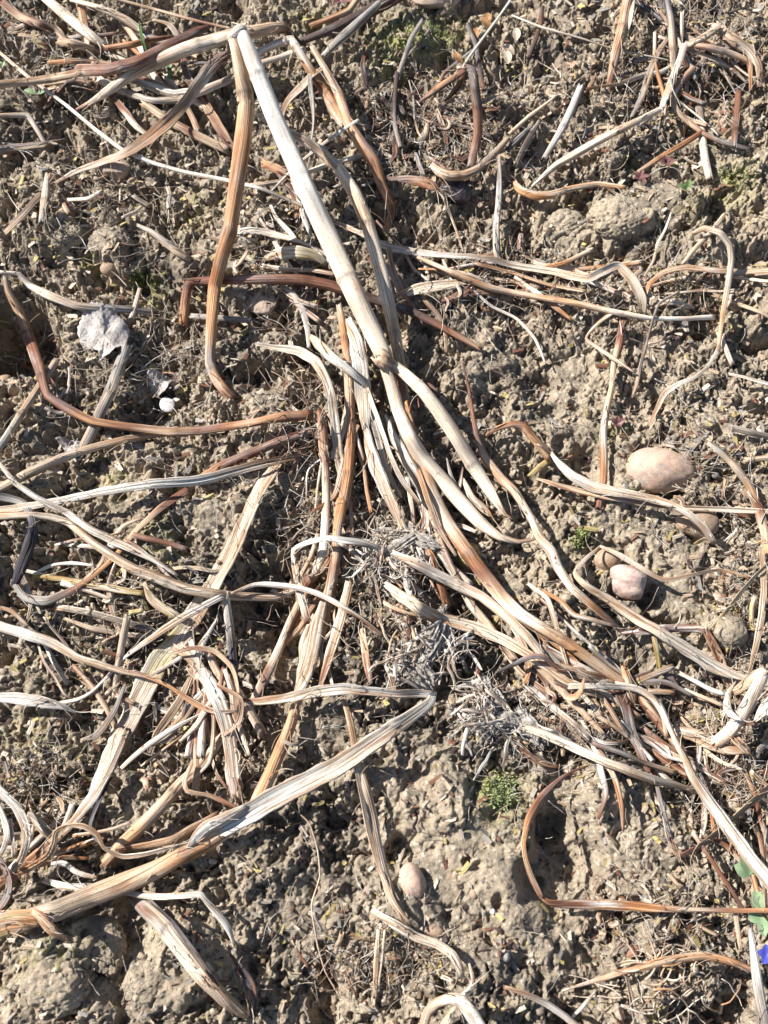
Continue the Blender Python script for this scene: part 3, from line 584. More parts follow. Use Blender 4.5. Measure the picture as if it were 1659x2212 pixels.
f|dry_leaf|TTCCTCCCWCC|big pale ribbed strap slanting through the right middle|1297 1180 8 6; 1266 1207 9 10; 1243 1238 10 12; 1263 1263 11 15; 1310 1292 11 20; 1370 1333 11 25; 1425 1365 12 27; 1490 1406 12 31; 1555 1446 11 31; 1620 1468 9 10
f|dry_leaf|TTTTCTT|thin tan leaf zigzagging above the pink rock|1297 1180 9 6; 1340 1200 12 12; 1390 1230 12 12; 1433 1252 10 10; 1490 1243 10 10; 1556 1231 8 8; 1620 1248 5 5
r|dry_stalk|OOOOTCOOBTWTOTTO|reddish main stalk running from the centre down right into the tangle|874 870 15 16; 890 930 15 20; 912 1000 14 26; 935 1070 13 30; 965 1130 13 34; 1000 1180 13 35; 1045 1240 13 35; 1085 1290 13 33; 1125 1328 13 29; 1180 1362 13 26; 1240 1400 13 25; 1290 1436 12 25; 1350 1478 10 22
r|dry_stalk|CWWCTCTCC|white-skinned stalk between the reddish main stalk and the root crown|850 1195 16 12; 900 1218 16 24; 940 1240 15 26; 985 1262 15 26; 1040 1288 14 24; 1096 1334 12 23; 1140 1376 10 22; 1185 1432 7 18
f|dry_leaf|WCCTCCTCTT|broad pale leaf strap running right beneath the white-skinned stalk|833 1262 11 14; 870 1290 12 26; 905 1312 12 28; 950 1335 11 26; 1020 1354 11 28; 1090 1384 10 27; 1150 1420 9 24; 1210 1462 8 22; 1270 1492 7 19; 1330 1512 5 14
f|dry_leaf|GWCWCTGG|white ribbed leaf wedge above the root crown|834 898 13 10; 853 950 14 24; 880 1000 13 28; 910 1050 12 30; 935 1110 11 26; 955 1165 8 18
f|dry_leaf|OOTBOT|coppery leaf strip beside the white ribbed wedge|875 950 13 6; 905 1020 17 14; 925 1080 17 15; 948 1140 16 12; 985 1200 14 8
r|dry_stalk|BOTBO|red-brown stalk end under the white-skinned stalk|912 1150 8 18; 930 1200 8 20; 950 1256 8 20; 966 1308 5 16
r|dry_stalk|TBTTCTBT|striped stalk diving from the root crown toward the lower right|945 1156 9 16; 963 1200 9 18; 990 1255 8 18; 1020 1310 7 20; 1050 1345 6 20; 1080 1385 6 20; 1112 1425 5 18
r|dry_stalk|BTT|thin reddish stalk dropping past the striped stalk|868 1310 5 12; 895 1370 5 13; 905 1410 3 10
f|dry_leaf|OTOB|flat orange-brown piece of stem standing left of the lower root crown|783 1360 8 15; 787 1400 8 20; 795 1450 7 20; 800 1475 4 10
f|dry_leaf|PDPPBD|purple-black leaf curled over the tangle right of the root crown|1075 1452 12 5; 1106 1437 15 10; 1150 1417 16 13; 1175 1420 16 13; 1206 1443 15 13; 1240 1455 13 8
f|dry_leaf|GGTGTB|grey-brown striped leaf following the purple-black leaf to the right|1195 1435 13 16; 1235 1450 13 22; 1270 1460 12 22; 1310 1468 11 22; 1350 1478 9 16
f|dry_leaf|CCWTCTC|pale frayed leaf through the middle of the right-hand tangle|1100 1561 9 12; 1166 1582 11 20; 1230 1610 11 22; 1300 1642 11 20; 1350 1662 10 22; 1410 1685 9 22; 1460 1697 8 18; 1510 1712 5 12
f|dry_leaf|TDTO|dark and tan pod-like leaf below the frayed leaf|1100 1588 7 7; 1130 1622 8 18; 1165 1645 8 18; 1208 1657 5 8
f|dry_leaf|DDBDGDB|blackish leaf hanging vertically in the right-hand tangle|1335 1490 10 28; 1352 1530 10 26; 1364 1580 9 24; 1382 1620 8 20; 1400 1665 6 14
f|dry_leaf|COCT|short orange-cream stalk piece rising in the right-hand tangle|1350 1442 12 18; 1358 1470 12 26; 1366 1500 11 24; 1372 1520 8 18
r|dry_stalk|BBTBTT|brown stem beside the thick white strap in the tangle|1375 1495 8 20; 1405 1535 9 22; 1440 1580 9 22; 1478 1625 7 18
r|dry_stalk|WWGGCWCC|thick pale stalk with a sooty blotch, broken over at the right edge|1652 1452 30 22; 1640 1475 30 27; 1625 1505 26 29; 1608 1535 22 28; 1592 1560 19 29; 1570 1587 15 28; 1546 1605 12 26
f|dry_leaf|WTTTT|folded brownish skin left of the broken pale stalk|1652 1448 32 18; 1632 1460 31 24; 1610 1478 26 22; 1592 1492 22 18; 1580 1500 18 8
f|dry_leaf|TCWWW|white papery sheath round the base of the broken pale stalk|1590 1472 18 4; 1573 1500 22 13; 1572 1532 24 20; 1590 1552 26 14; 1602 1555 26 6
f|dry_leaf|CTCCTCT|cream ribbed leaf spreading left of the broken stalk's foot|1460 1578 10 24; 1500 1588 11 30; 1530 1602 11 32; 1565 1618 10 26; 1610 1622 8 14
f|dry_leaf|OTCO|orange and cream leaf scrap right of the broken stalk's foot|1565 1575 15 16; 1590 1600 14 22; 1618 1625 10 16
f|dry_leaf|WWW|shiny white leaf corner at the right edge under the broken stalk|1680 1500 26 20; 1655 1530 26 30; 1632 1556 22 8
r|straw|YWWW|thin glossy white straw pointing to the broken stalk|1470 1455 10 9; 1506 1474 12 11; 1535 1490 12 12; 1566 1500 11 10
r|straw|CCT|second thin straw below the glossy white one|1480 1490 7 8; 1520 1507 8 9; 1562 1525 7 8
r|straw_stub|YTG|olive straw stub meeting the tangle from the right|1375 1472 8 15; 1410 1457 8 17; 1452 1441 6 15
r|straw_stub|CCT|cut pale straw stub lying under the olive one|1395 1494 6 12; 1425 1494 6 14; 1455 1496 5 12
r|straw_stub|YCY|yellow upright straw below the big pale right-hand strap|1411 1368 4 11; 1418 1400 5 13; 1425 1442 4 13
f|dry_leaf|OTOOT|small orange leaf curled like a hook on the tangle|1262 1465 18 4; 1255 1492 17 12; 1240 1506 15 16; 1222 1505 13 14; 1217 1490 12 8
f|dry_leaf|CCCCTCC|slim pale strap beside the orange hook leaf|1230 1483 11 12; 1290 1482 13 14; 1345 1484 14 15; 1380 1490 15 16; 1410 1510 15 16; 1432 1545 14 13; 1440 1590 11 10
r|dry_stalk|TTOTCTOT|orange stem curving down from the arch at the right|1499 503 8 9; 1522 493 11 14; 1555 503 13 16; 1576 530 13 17; 1580 560 13 15; 1572 620 12 14; 1563 670 11 12; 1556 720 10 10; 1551 756 8 8
f|dry_leaf|WCWWCWTT|thin pale leaf that continues the curved orange stem down to the left|1550 755 8 8; 1530 790 9 8; 1500 815 9 9; 1466 830 8 11; 1438 848 8 13; 1416 890 6 10; 1402 920 3 4
r|straw|CCC|short pale straw right of the curved orange stem|1553 720 5 12; 1568 755 5 13; 1582 787 4 11
r|dry_stalk|BBTTTGTWTTOB|vertical peeling brown stalk left of the big pebble|1348 688 6 18; 1336 753 7 19; 1326 786 7 15; 1322 836 8 15; 1310 886 8 17; 1303 936 8 18; 1304 990 7 19; 1304 1035 5 17; 1293 1100 2 15
f|straw|CCTCCC|V-shaped pale straw left of the vertical brown stalk's top|1320 677 8 13; 1293 697 10 11; 1266 730 11 6; 1290 750 12 9; 1330 777 12 9; 1370 804 9 5
r|straw|TGDGDT|thin dark stem dangling right of the vertical brown stalk|1466 630 9 6; 1423 657 11 6; 1402 720 10 6; 1385 785 8 9; 1375 830 6 10; 1366 858 3 5
f|dry_leaf|TOTTCTT|tan ribbed leaf arching toward the right edge in the middle|1393 640 8 10; 1405 612 10 12; 1435 588 12 14; 1480 578 11 15; 1540 584 10 16; 1606 587 9 14; 1680 583 8 14
r|dry_stalk|OOTOOBB|orange stalk standing at the top edge with a split pale skin|1362 -30 22 24; 1352 20 20 24; 1342 70 16 24; 1330 115 11 21; 1322 155 6 18; 1314 198 -2 12
f|dry_leaf|CCT|split pale skin peeling from the orange stalk at the top edge|1368 0 22 8; 1362 40 20 10; 1350 86 16 5
f|dry_leaf|WWWWC|short straight white strap at the upper right above the long tan arm|1480 95 16 18; 1468 130 15 18; 1450 175 14 17; 1430 232 13 13
r|dry_stalk|CCTCCCTW|long tan arm slanting down left from the short white strap|1430 234 12 12; 1383 258 12 15; 1340 280 11 17; 1290 306 11 18; 1240 335 10 19; 1200 358 8 16; 1150 402 4 6
r|dry_stalk|TCCC|cream stem end above the short white strap|1553 58 15 18; 1525 78 14 18; 1500 92 12 14; 1484 104 10 8
r|dry_stalk|WWWWG|short whitish-grey broken stem upper right of the dark U stem|1254 188 10 15; 1236 232 9 17; 1210 285 7 16; 1176 342 3 12
r|dry_stalk|OOCCCTOT|orange curved stem lying above the round clod|1112 396 5 13; 1125 412 7 18; 1155 423 8 19; 1190 421 8 18; 1240 406 8 14; 1290 397 7 12; 1350 405 4 11
f|dry_leaf|PGPG|slate purple flat leaf at the top edge, upper right|1368 3 8 16; 1400 22 9 20; 1430 45 8 16
r|dry_stalk|PGTTG|grey-violet stem standing beside the slate leaf|1438 -12 10 14; 1448 40 10 17; 1453 100 9 17; 1456 155 6 14
r|straw|CCC|short pale straw right of the grey-violet stem|1474 28 8 9; 1473 62 8 10; 1471 98 6 9
r|dry_stalk|TBCTTTBGD|twisted brown stem below the short white strap running to the right|1500 145 11 14; 1476 170 11 14; 1455 205 9 10; 1462 240 8 14; 1490 265 7 15; 1520 288 6 12; 1560 308 5 12; 1622 322 3 9
r|straw|GWG|fine grey straw above the twisted brown stem|1460 213 9 5; 1510 253 9 5; 1552 292 6 4
r|dry_stalk|TBTOO|brown stem bent downward near the top right corner|1483 95 10 14; 1535 103 11 16; 1580 116 11 16; 1618 134 10 15; 1622 165 8 11; 1622 195 3 9
f|dry_leaf|CTCTC|cream leaf strip above the bent brown stem in the top right corner|1545 52 11 16; 1580 82 11 24; 1620 112 10 24; 1640 145 8 18; 1640 188 4 14
r|dry_stalk|BOTOT|brick red stem near the seedlings at the upper right|1516 286 6 12; 1475 312 6 12; 1430 338 6 12; 1378 372 4 9
r|straw|WCWCW|fine pale straw crossing the top right soil|1106 33 7 4; 1173 60 8 6; 1256 83 8 5; 1316 103 7 4; 1443 130 6 4
r|dry_stalk|DBDD|slim dark stem at the top right near the orange stalk|1172 15 7 9; 1167 55 7 11; 1155 90 6 12; 1142 125 4 11
f|dry_leaf|BTCWC|pale twisted leaf low across the upper right soil|1266 192 5 5; 1340 180 7 8; 1390 162 8 13; 1430 155 8 12; 1452 140 6 5
r|straw|TCTC|tan straw pointing up right beside the whitish-grey broken stem|1100 290 5 10; 1145 250 6 10; 1175 228 6 8; 1200 208 4 5
r|straw|GDG|blackened straw beside the whitish-grey broken stem|1115 355 4 12; 1140 305 6 15; 1165 262 4 9
r|straw|PGG|slate straw lying left of the blackened straw|1095 325 4 12; 1120 300 5 14; 1145 275 4 8
r|dry_stalk|DDDBBBG|dark brown standing stalk bent in an upside-down V at the upper middle|1008 146 28 14; 1020 152 28 20; 1026 190 26 22; 1032 240 21 22; 1032 290 15 21; 1024 330 10 21; 1017 362 5 20
r|dry_stalk|BBOBD|left leg of the dark upside-down V stalk|1010 146 27 12; 993 160 25 13; 960 181 20 16; 930 202 14 14; 906 220 9 7
f|dry_leaf|BBOD|thin dark leaf drooping under the upside-down V stalk|1003 160 23 6; 990 185 17 12; 975 205 12 10; 960 218 8 4
r|dry_stalk|CCOCTTGT|cream and grey U-shaped stem at the foot of the upside-down V|934 358 7 14; 950 372 9 22; 968 380 10 24; 1003 378 11 21; 1036 362 10 18; 1070 330 9 16; 1096 300 7 14
f|dry_leaf|TDBBOBB|brown bulging pod-like leaf left of the cream U-shaped stem|753 378 7 6; 800 383 9 8; 853 387 9 11; 885 388 10 20; 915 394 10 26; 937 401 10 20; 950 410 8 7
f|dry_leaf|TCTTC|slender leaf tail dropping from the pod-like leaf|945 405 8 10; 960 430 8 9; 975 470 6 6; 990 510 5 5; 1000 545 3 4
r|dry_stalk|GGWGCG|upright grey stem right of the cream U-shaped stem|1080 338 10 7; 1079 390 11 12; 1077 440 10 14; 1072 490 9 16; 1073 540 5 18; 1078 565 2 18
r|straw|WCWCWC|very straight thin straw slanting to the top edge|1110 -10 16 6; 1075 40 14 6; 1040 87 12 6; 1010 128 9 6; 998 148 7 5
r|straw|WWWWG|thin white straw crossing the orange-brown stem at the upper middle|773 260 18 8; 713 300 17 8; 653 347 12 7; 620 378 8 6; 586 413 5 5
f|dry_leaf|GGGG|thin blackened leaf hanging right of the bent stalk's upper part|668 165 18 12; 673 210 16 12; 677 260 12 7; 672 310 10 5; 667 358 6 3
f|dry_leaf|TTTTBT|shrivelled tan leaf hanging beside the orange kinked stems|703 144 17 12; 675 162 17 18; 650 190 14 24; 625 215 11 18; 610 245 8 12; 603 282 5 5
f|dry_leaf|BDOB|short dark brown leaf by the upper middle litter|600 372 6 12; 620 398 6 14; 645 440 6 16; 640 470 4 10
f|dry_leaf|CTCYYC|tan papery leaf left of the bent stalk below its middle|570 560 5 10; 600 548 9 26; 640 545 11 30; 680 552 11 26; 705 570 8 10
f|dry_leaf|WWCW|whitish leaf above the papery tan leaf|500 503 6 12; 540 498 8 22; 585 505 8 24; 640 520 7 20; 690 540 5 8
f|dry_leaf|WCWG|white pointed leaf behind the bent stalk at mid height|630 385 8 10; 645 425 10 20; 655 465 9 16; 672 510 6 8
r|dry_stalk|GGGCGG|weathered grey-white stub leaning right of the dry round leaf|272 752 9 24; 255 800 9 26; 240 842 8 25; 222 880 7 24; 203 925 5 25; 180 968 3 24
r|dry_stalk|TTGTTG|long weathered straw slanting to the left edge|122 778 6 14; 100 812 6 17; 75 850 6 18; 45 895 6 18; 15 942 5 18; -15 985 4 17
r|dry_stalk|GCGCGTGG|weathered grey stalk running right above the dry round leaf|0 588 10 8; 40 592 9 10; 66 618 10 16; 110 640 10 21; 166 660 10 19; 216 665 9 19; 270 668 7 18; 330 675 4 17
r|dry_stalk|GTGG|grey stalk piece behind the foot of the orange rear stem|415 683 5 14; 480 688 6 15; 540 692 4 13
r|straw_stub|CTC|short straw stub sticking up above the dry round leaf|302 625 9 10; 294 655 8 12; 283 688 5 12
r|dry_stalk|CCCC|cream stalk from the top edge at the top left|85 -15 10 20; 120 15 12 23; 160 48 12 24; 200 80 12 22; 228 100 9 16
r|dry_stalk|OOTCTT|orange stalk going straight down from the top edge at the left|168 -10 5 18; 178 30 6 18; 185 65 6 18; 195 110 5 17; 203 150 4 15; 209 195 2 14
r|straw_stub|TCCT|stubby cream stem tucked under the crossing stems at the top left|130 90 8 18; 155 95 9 20; 185 102 8 18; 208 110 6 14
f|dry_leaf|BTBTB|dark frayed leaf in the top left corner|5 5 8 20; 40 32 9 20; 83 50 9 20; 120 68 8 18; 145 90 6 10
r|dry_stalk|WCCTC|pale stem descending from the top edge to the green blade|155 0 11 9; 200 12 12 12; 240 27 12 16; 275 45 12 18; 308 68 9 16
r|straw|TTBT|thin reddish straw leaning toward the white peak from the top edge|240 -5 12 6; 333 20 12 7; 433 47 12 7; 500 62 11 5
r|dry_stalk|BOBB|chestnut stem crossing above the cream grooved stalk|230 104 13 12; 283 97 15 15; 326 87 15 13; 375 78 12 6
r|dry_stalk|TCTG|small bent stem at the left edge above the grey leaf|-12 250 7 10; 60 250 8 13; 78 277 8 12; 98 312 4 10
f|dry_leaf|GBGT|grey-brown leaf end at the left edge|-12 324 6 24; 30 320 7 24; 70 315 6 22; 98 312 5 20
r|straw_stub|TCTG|stout upright stub with a black tip near the left edge|104 380 10 14; 100 410 9 19; 96 445 7 20; 90 480 3 14
f|dry_leaf|TGT|folded straw strip leaning on the stout upright stub|88 420 6 14; 52 460 6 15; 12 502 4 13
r|straw_stub|CWC|small curved white stub below the brown angular stone|148 432 5 9; 190 430 6 11; 220 414 4 9
r|straw_stub|TCT|tiny straw chip below the small curved stub|138 443 4 12; 143 453 4 12; 150 462 3 11
f|dry_leaf|DBBD|short dark red stem under the knobbly striped stalk|150 165 5 16; 133 188 6 20; 115 210 5 24; 101 233 3 18
r|dry_stalk|GGTG|grey weathered stem lying below the two left clods|298 487 5 8; 325 500 6 14; 355 522 6 18; 385 545 5 18; 408 560 3 12
r|dry_stalk|TTBTT|reddish stalk under the tan curved leaf near the top|310 222 4 18; 366 262 5 21; 400 280 5 21; 433 297 5 21; 492 324 3 18
f|dry_leaf|GBTBB|brown strap beneath the orange rear stem near the top|395 135 7 14; 410 175 7 19; 443 225 7 21; 483 290 6 22; 515 340 3 16
r|dry_stalk|OOO|short orange stalk stub poking out left of the bent stalk|572 352 6 19; 600 366 7 22; 622 377 5 20
f|dry_leaf|TGTGWTBTO|long grey and brown leaf down the right edge|1530 957 8 10; 1555 975 10 16; 1580 1000 10 17; 1605 1030 10 18; 1625 1065 9 20; 1640 1105 8 21; 1652 1155 6 18; 1658 1200 4 14
f|dry_leaf|TTCTT|tan fibrous leaf standing at the right edge below it|1646 1190 7 14; 1650 1270 8 17; 1645 1330 8 18; 1632 1400 6 15; 1620 1450 3 8
f|dry_leaf|TYTCY|yellowish slender leaf slanting at the right edge|1535 1358 7 5; 1575 1312 9 10; 1610 1268 10 12; 1640 1235 9 10; 1672 1205 8 8
r|straw_stub|GGG|grey cut straw entering from the right edge|1576 922 5 14; 1620 934 6 16; 1680 948 5 16
r|straw|TTC|plain tan straw entering from the right edge below the grey one|1610 994 5 12; 1640 991 5 13; 1680 986 5 12
f|straw|CCWC|pale straw blade at the right edge level with the curved stem's end|1575 808 6 8; 1610 815 7 9; 1640 824 7 12; 1680 834 6 11
r|dry_stalk|TOTOTOBT|orange-tan root stalk lying level near the bottom right|1215 2140 4 4; 1260 2126 6 8; 1306 2112 8 12; 1345 2100 9 14; 1390 2088 10 17; 1440 2075 11 18; 1520 2065 12 19; 1570 2075 14 17; 1640 2100 16 14
r|dry_stalk|GWGGG|blurred grey stalk rising at the bottom right corner|1622 2010 14 12; 1628 2060 20 18; 1636 2120 24 22; 1646 2180 27 24; 1655 2240 29 26
r|dry_stalk|TTGT|tan stem cutting the bottom edge right of the ringed stalk|1090 2132 12 8; 1130 2145 13 13; 1180 2168 13 16; 1220 2195 14 17; 1262 2232 14 17
f|dry_leaf|CWCW|twisted white root shred at the bottom right|1288 2140 6 4; 1272 2158 8 8; 1258 2174 8 9; 1238 2196 5 7
f|dry_leaf|TGTC|bundle-like fibrous straw at the bottom right of centre|1352 2105 7 8; 1360 2140 8 14; 1368 2180 8 18; 1378 2225 7 18
f|dry_leaf|PBPTD|purple-brown shrivelled bulb leaf near the bottom left of centre|497 2062 7 5; 515 2085 11 14; 530 2110 12 26; 540 2140 13 32; 545 2165 12 26; 540 2195 9 10
f|dry_leaf|TBTTT|brown striped leaf dropping at the right edge above the green leaves|1588 1960 10 10; 1592 2000 8 10; 1600 2050 6 8
f|dry_leaf|BTOTT|orange-brown leaf strip at the right edge beside the thick white strap|1640 1800 12 12; 1650 1850 13 16; 1652 1905 12 17; 1655 1960 10 14
f|dry_leaf|GTCT|dark-edged strap above the wide pale straps at the right edge|1655 1790 9 8; 1648 1830 12 14; 1655 1870 12 14; 1662 1915 10 10
f|dry_leaf|YYCYY|yellowish dry leaf lying left of the crossing joint|75 1243 5 10; 130 1250 6 14; 190 1262 6 16; 250 1272 6 18; 310 1282 5 12
f|dry_leaf|CYCCT|cream split leaf bending toward the crossing joint from the left|312 1258 8 8; 325 1290 9 20; 350 1312 10 22; 378 1328 10 18; 398 1335 8 8
f|dry_leaf|TBTTB|thin dark red vine leaf below the long cream leaf at the left|-8 1310 6 8; 25 1320 7 10; 60 1352 7 8
f|dry_leaf|TBTTO|wavy brown tendril dropping from the long cream leaf|82 1390 6 6; 95 1430 7 10; 120 1465 7 9; 138 1498 6 8; 158 1510 4 5
f|dry_leaf|GGTGT|grey-green fibrous bundle left of the long strap|270 1480 7 8; 250 1530 8 14; 225 1570 8 16; 205 1590 6 14; 175 1598 4 5
f|dry_leaf|WWWWCC|slender white leaf joining the wide strap's lower part|440 1540 10 5; 400 1560 12 9; 350 1588 12 12; 300 1625 12 13; 262 1660 12 10
r|straw|TBTT|thin brown straw parallel below the slender white leaf|432 1552 7 7; 390 1590 8 8; 345 1625 7 8; 305 1655 5 5
f|dry_leaf|TCWT|narrow vertical pale leaf left of the crumpled bundle|438 1545 10 9; 432 1580 10 10; 425 1620 9 10; 412 1660 6 6
f|dry_leaf|GPGPD|thin black curved leaf between the tan stalk and the long strap|240 1840 5 5; 205 1810 7 8; 195 1780 9 9; 215 1730 9 10; 240 1680 7 6
r|dry_stalk|TTGTC|old tan stalk half buried at the left below the wide strap|55 1895 2 18; 55 1880 2 18; 65 1760 6 18; 95 1790 6 24; 122 1812 3 20
f|dry_leaf|CCTC|cream shred above the lower root crown tip|820 1295 8 10; 860 1318 9 8; 900 1330 8 6; 940 1345 6 4
f|dry_leaf|WPW|pointed pinkish-white bud scale right of the lower root crown|1025 1375 10 4; 1005 1385 12 16; 985 1392 12 18; 975 1400 10 8
f|dry_leaf|WCTBB|cream leaf tip touching the side of the main stalk|965 990 9 3; 975 1030 11 10; 990 1055 10 12; 1000 1010 6 4
f|dry_leaf|CCOBT|papery cream scrap beneath the two leaf legs|1000 1035 8 8; 1020 1075 10 18; 1045 1100 9 20; 1060 1115 6 8
f|dry_leaf|BBBDB|dark shrivelled leaf by the reddish stalk left of the main stem|905 880 6 4; 900 840 8 8; 925 830 7 10; 945 845 5 5
"""
def loose_fibres(par, rows, cols):
    rnd = random.Random(CNT[0]); V, F, T, U = [], [], [], []; org = par.location
    for j in range(rnd.randint(3, 7)):
        i = rnd.randrange(len(rows)-1); s = rnd.random(); a, b = rows[i], rows[i+1]
        x, y, h, w_ = [a[q]*(1-s)+b[q]*s for q in range(4)]
        ang = math.atan2(b[1]-a[1], b[0]-a[0])+rnd.gauss(0, 0.25)+(math.pi if rnd.random() < 0.5 else 0); L = rnd.uniform(25, 90); m = 6; rr = []
        hh = h+w_*0.10; sd = rnd.uniform(-0.45, 0.45)*w_; x -= math.sin(ang)*sd; y += math.cos(ang)*sd; cv = rnd.gauss(0, 0.14); wd = rnd.uniform(1.3, 3.4)
        for q in range(m):
            rr.append((x, y, hh, wd*(1-0.12*q))); ang += cv+rnd.gauss(0, 0.12); x += math.cos(ang)*L/m; y += math.sin(ang)*L/m; hh = max(1, hh+rnd.gauss(0.1, 1.0))
        v, f, t_, u_ = strand(path_pts(rr, rnd.choice(cols)+'C', CNT[0]+j), 't', j); b_ = len(V)
        V += [q-org for q in v]; F += [tuple(k+b_ for k in q) for q in f]; T += t_; U += u_
    mesh_obj('loose_fibres', V, F, M_THIN, par, T, U)['kind'] = 'stuff'
CATS = dict(dry_leaf='dry leaf', dry_stalk='dry stalk', straw='straw', straw_stub='straw stub', node_joint='stem joint', rootlet='rootlet')
def build_strands():
    for ln in K.strip().splitlines():
        kind, name, cols, label, rows = ln.split('|')
        o = add_strand(name, parse(rows), cols, kind)
        tag(o, label, CATS[name])
        if kind != 't' and max(r[3] for r in parse(rows)) > 17: loose_fibres(o, parse(rows), cols)
build_strands()

# ------------------------------------------------------------------ stones
def vn3(P, sc, seed):
    """cheap smooth 3D noise from rotated sine products"""
    r = np.random.RandomState(seed); o = 0
    for k in range(6):
        d = r.randn(3); d /= np.linalg.norm(d); o = o+np.sin(P@d*sc*(0.6+r.rand())+r.rand()*6.28)*0.4
    return o
def stone(name, px, py, wpx, hpx, ang, hr, mat, label, cat, seed, sink=0.3, rough=0.05, flats=0, pw=1.0, lift=0):
    V, F = ico(5); rng = np.random.RandomState(seed); c, k = at(px, py, 0)
    r = 1+rough*vn3(V, 2.2, seed)+rough*0.45*vn3(V, 6, seed+1)+rough*0.16*vn3(V, 18, seed+2)
    P = V*r[:, None]
    for _ in range(flats):
        d = rng.randn(3); d /= np.linalg.norm(d); lim = 0.62+0.18*rng.rand(); q = P@d; P = P-np.outer(np.clip(q-lim, 0, 9)*0.9, d)
    P[:, 1] *= 1+0.16*pw*P[:, 0]
    a, b_ = wpx*k/2, hpx*k/2/0.96; hz = hr*min(a, b_)
    P = P*np.array([a, b_, hz]); ca, sa = math.cos(R(ang)), math.sin(R(ang)); P = P@np.array([[ca, sa, 0], [-sa, ca, 0], [0, 0, 1]])
    z = hz*(1-2*sink)
    o = mesh_obj(name, P, [tuple(f) for f in F], mat); o.location = (c.x, c.y, envz(c.x, c.y)+z*0.6-0.001+lift*0.001); return tag(o, label, cat)
MS = {
 'big': simple_mat('pinkish_pebble', [(.27,.24,.22),(.50,.35,.26),(.58,.40,.31)], 70, 0.72, 0.5, 0.0006, veins=(.36,.17,.12), dirt=True),
 'brown': simple_mat('brown_pebble', [(.26,.17,.11),(.36,.25,.17),(.42,.31,.22)], 90, 0.65, 0.4, 0.0005, dirt=True),
 'pink': simple_mat('pink_rock', [(.42,.30,.26),(.58,.42,.36),(.66,.54,.48)], 120, 0.8, 0.7, 0.001, veins=(.40,.24,.2), dirt=True),
 'brick': simple_mat('sandy_stone', [(.32,.24,.18),(.46,.35,.27),(.52,.42,.33)], 130, 0.85, 0.7, 0.001),
 'grey': simple_mat('grey_pebble', [(.22,.21,.20),(.32,.30,.28)], 160, 0.7, 0.4, 0.0004),
 'yellow': simple_mat('yellowish_pebble', [(.34,.27,.12),(.50,.41,.22)], 120, 0.45, 0.2, 0.0003),
 'red': simple_mat('reddish_stone', [(.24,.12,.08),(.34,.18,.12)], 140, 0.75, 0.4, 0.0005),
 'shell': simple_mat('white_shell', [(.50,.49,.50),(.66,.64,.62)], 120, 0.3, 0.1, 0.0002, 0.5)}
stone('pebble', 1429, 1021, 150, 92, -8, 1.0, MS['big'], 'largest smooth pinkish pebble, oval with faint red veins, lying at the right', 'pebble', 11, 0.34, 0.05, pw=-1.0)
stone('pebble', 1500+4, 1130, 96, 62, 0, 0.9, MS['brown'], 'smooth brown pebble half hidden by the pale ribbon leaf', 'pebble', 13, 0.35, 0.03, lift=0)
stone('stone', 1354, 1262, 92, 66, -22, 1.3, MS['pink'], 'rough pink rock with pale cracks on the right-hand bare soil', 'rock', 14, 0.18, 0.10, 3)
stone('pebble', 1310, 1211, 58, 50, 10, 1.1, MS['brown'], 'shaded reddish-brown pebble touching the pink rock', 'pebble', 15, 0.3, 0.03)
stone('pebble', 889, 1903, 56, 72, 22, 0.95, MS['big'], 'smooth pale pink pebble in the bare soil near the bottom centre', 'pebble', 16, 0.3, 0.04)
stone('stone', 250, 374, 80, 40, -3, 1.1, MS['brick'], 'angular sandy stone under the tan curved leaf at the left', 'stone', 17, 0.25, 0.07, 7)
stone('pebble', 236, 583, 38, 30, 0, 1.0, MS['brown'], 'small round brown pebble above the weathered grey stalk', 'pebble', 18, 0.25, 0.02)
stone('stone', 565, 650, 62, 72, 20, 0.5, MS['brick'], 'pinkish flat stone under the dark red-brown arching stalk', 'stone', 19, 0.35, 0.08, 3)
stone('pebble', 487, 627, 40, 16, 0, 0.9, MS['yellow'], 'small tan pebble peeking below the arching stalk beside the orange stem', 'pebble', 20, 0.4, 0.04)
stone('pebble', 4, 826, 44, 46, 0, 0.9, MS['brown'], 'brownish pebble cut by the left edge near the dark hole', 'pebble', 21, 0.35, 0.04)
stone('pebble', 1012, 1198, 64, 56, -30, 1.0, MS['yellow'], 'glossy yellowish pebble wedged under the reddish main stalk', 'pebble', 22, 0.4, 0.03, lift=-2)
stone('stone', 950, -2, 120, 50, 4, 0.6, MS['brick'], 'cracked reddish rock at the top edge', 'rock', 23, 0.3, 0.10, 4)
stone('pebble', 935, 2011, 54, 24, -14, 0.9, MS['brown'], 'flat brown pebble beside the joined tan stalk at the bottom', 'pebble', 24, 0.35, 0.04)
stone('pebble', 1023, 1929, 20, 24, 0, 0.8, MS['brown'], 'tiny brown pebble pressed into the soil right of the pale pink one', 'pebble', 25, 0.4, 0.04)
stone('stone', 1366, 2057, 36, 26, 20, 1.0, MS['red'], 'small reddish stone above the level root stalk at the bottom right', 'stone', 26, 0.3, 0.07, 3)
stone('pebble', 1092, 2066, 22, 22, 0, 1.0, MS['grey'], 'small grey pebble at the bottom, between two pale stems', 'pebble', 27, 0.3, 0.04)
stone('pebble', 1546, 1026, 15, 13, 0, 1.0, MS['grey'], 'tiny grey pebble just right of the largest pebble', 'pebble', 28, 0.3, 0.04)
stone('pebble', 1085, 1980, 22, 16, 0, 0.9, MS['big'], 'tiny pale pebble in the smooth soil near the bottom', 'pebble', 29, 0.35, 0.04)
stone('pebble', 1065, 1970, 12, 12, 0, 0.9, MS['shell'], 'tiny white grain left of the tiny pale pebble', 'pebble', 30, 0.35, 0.04)
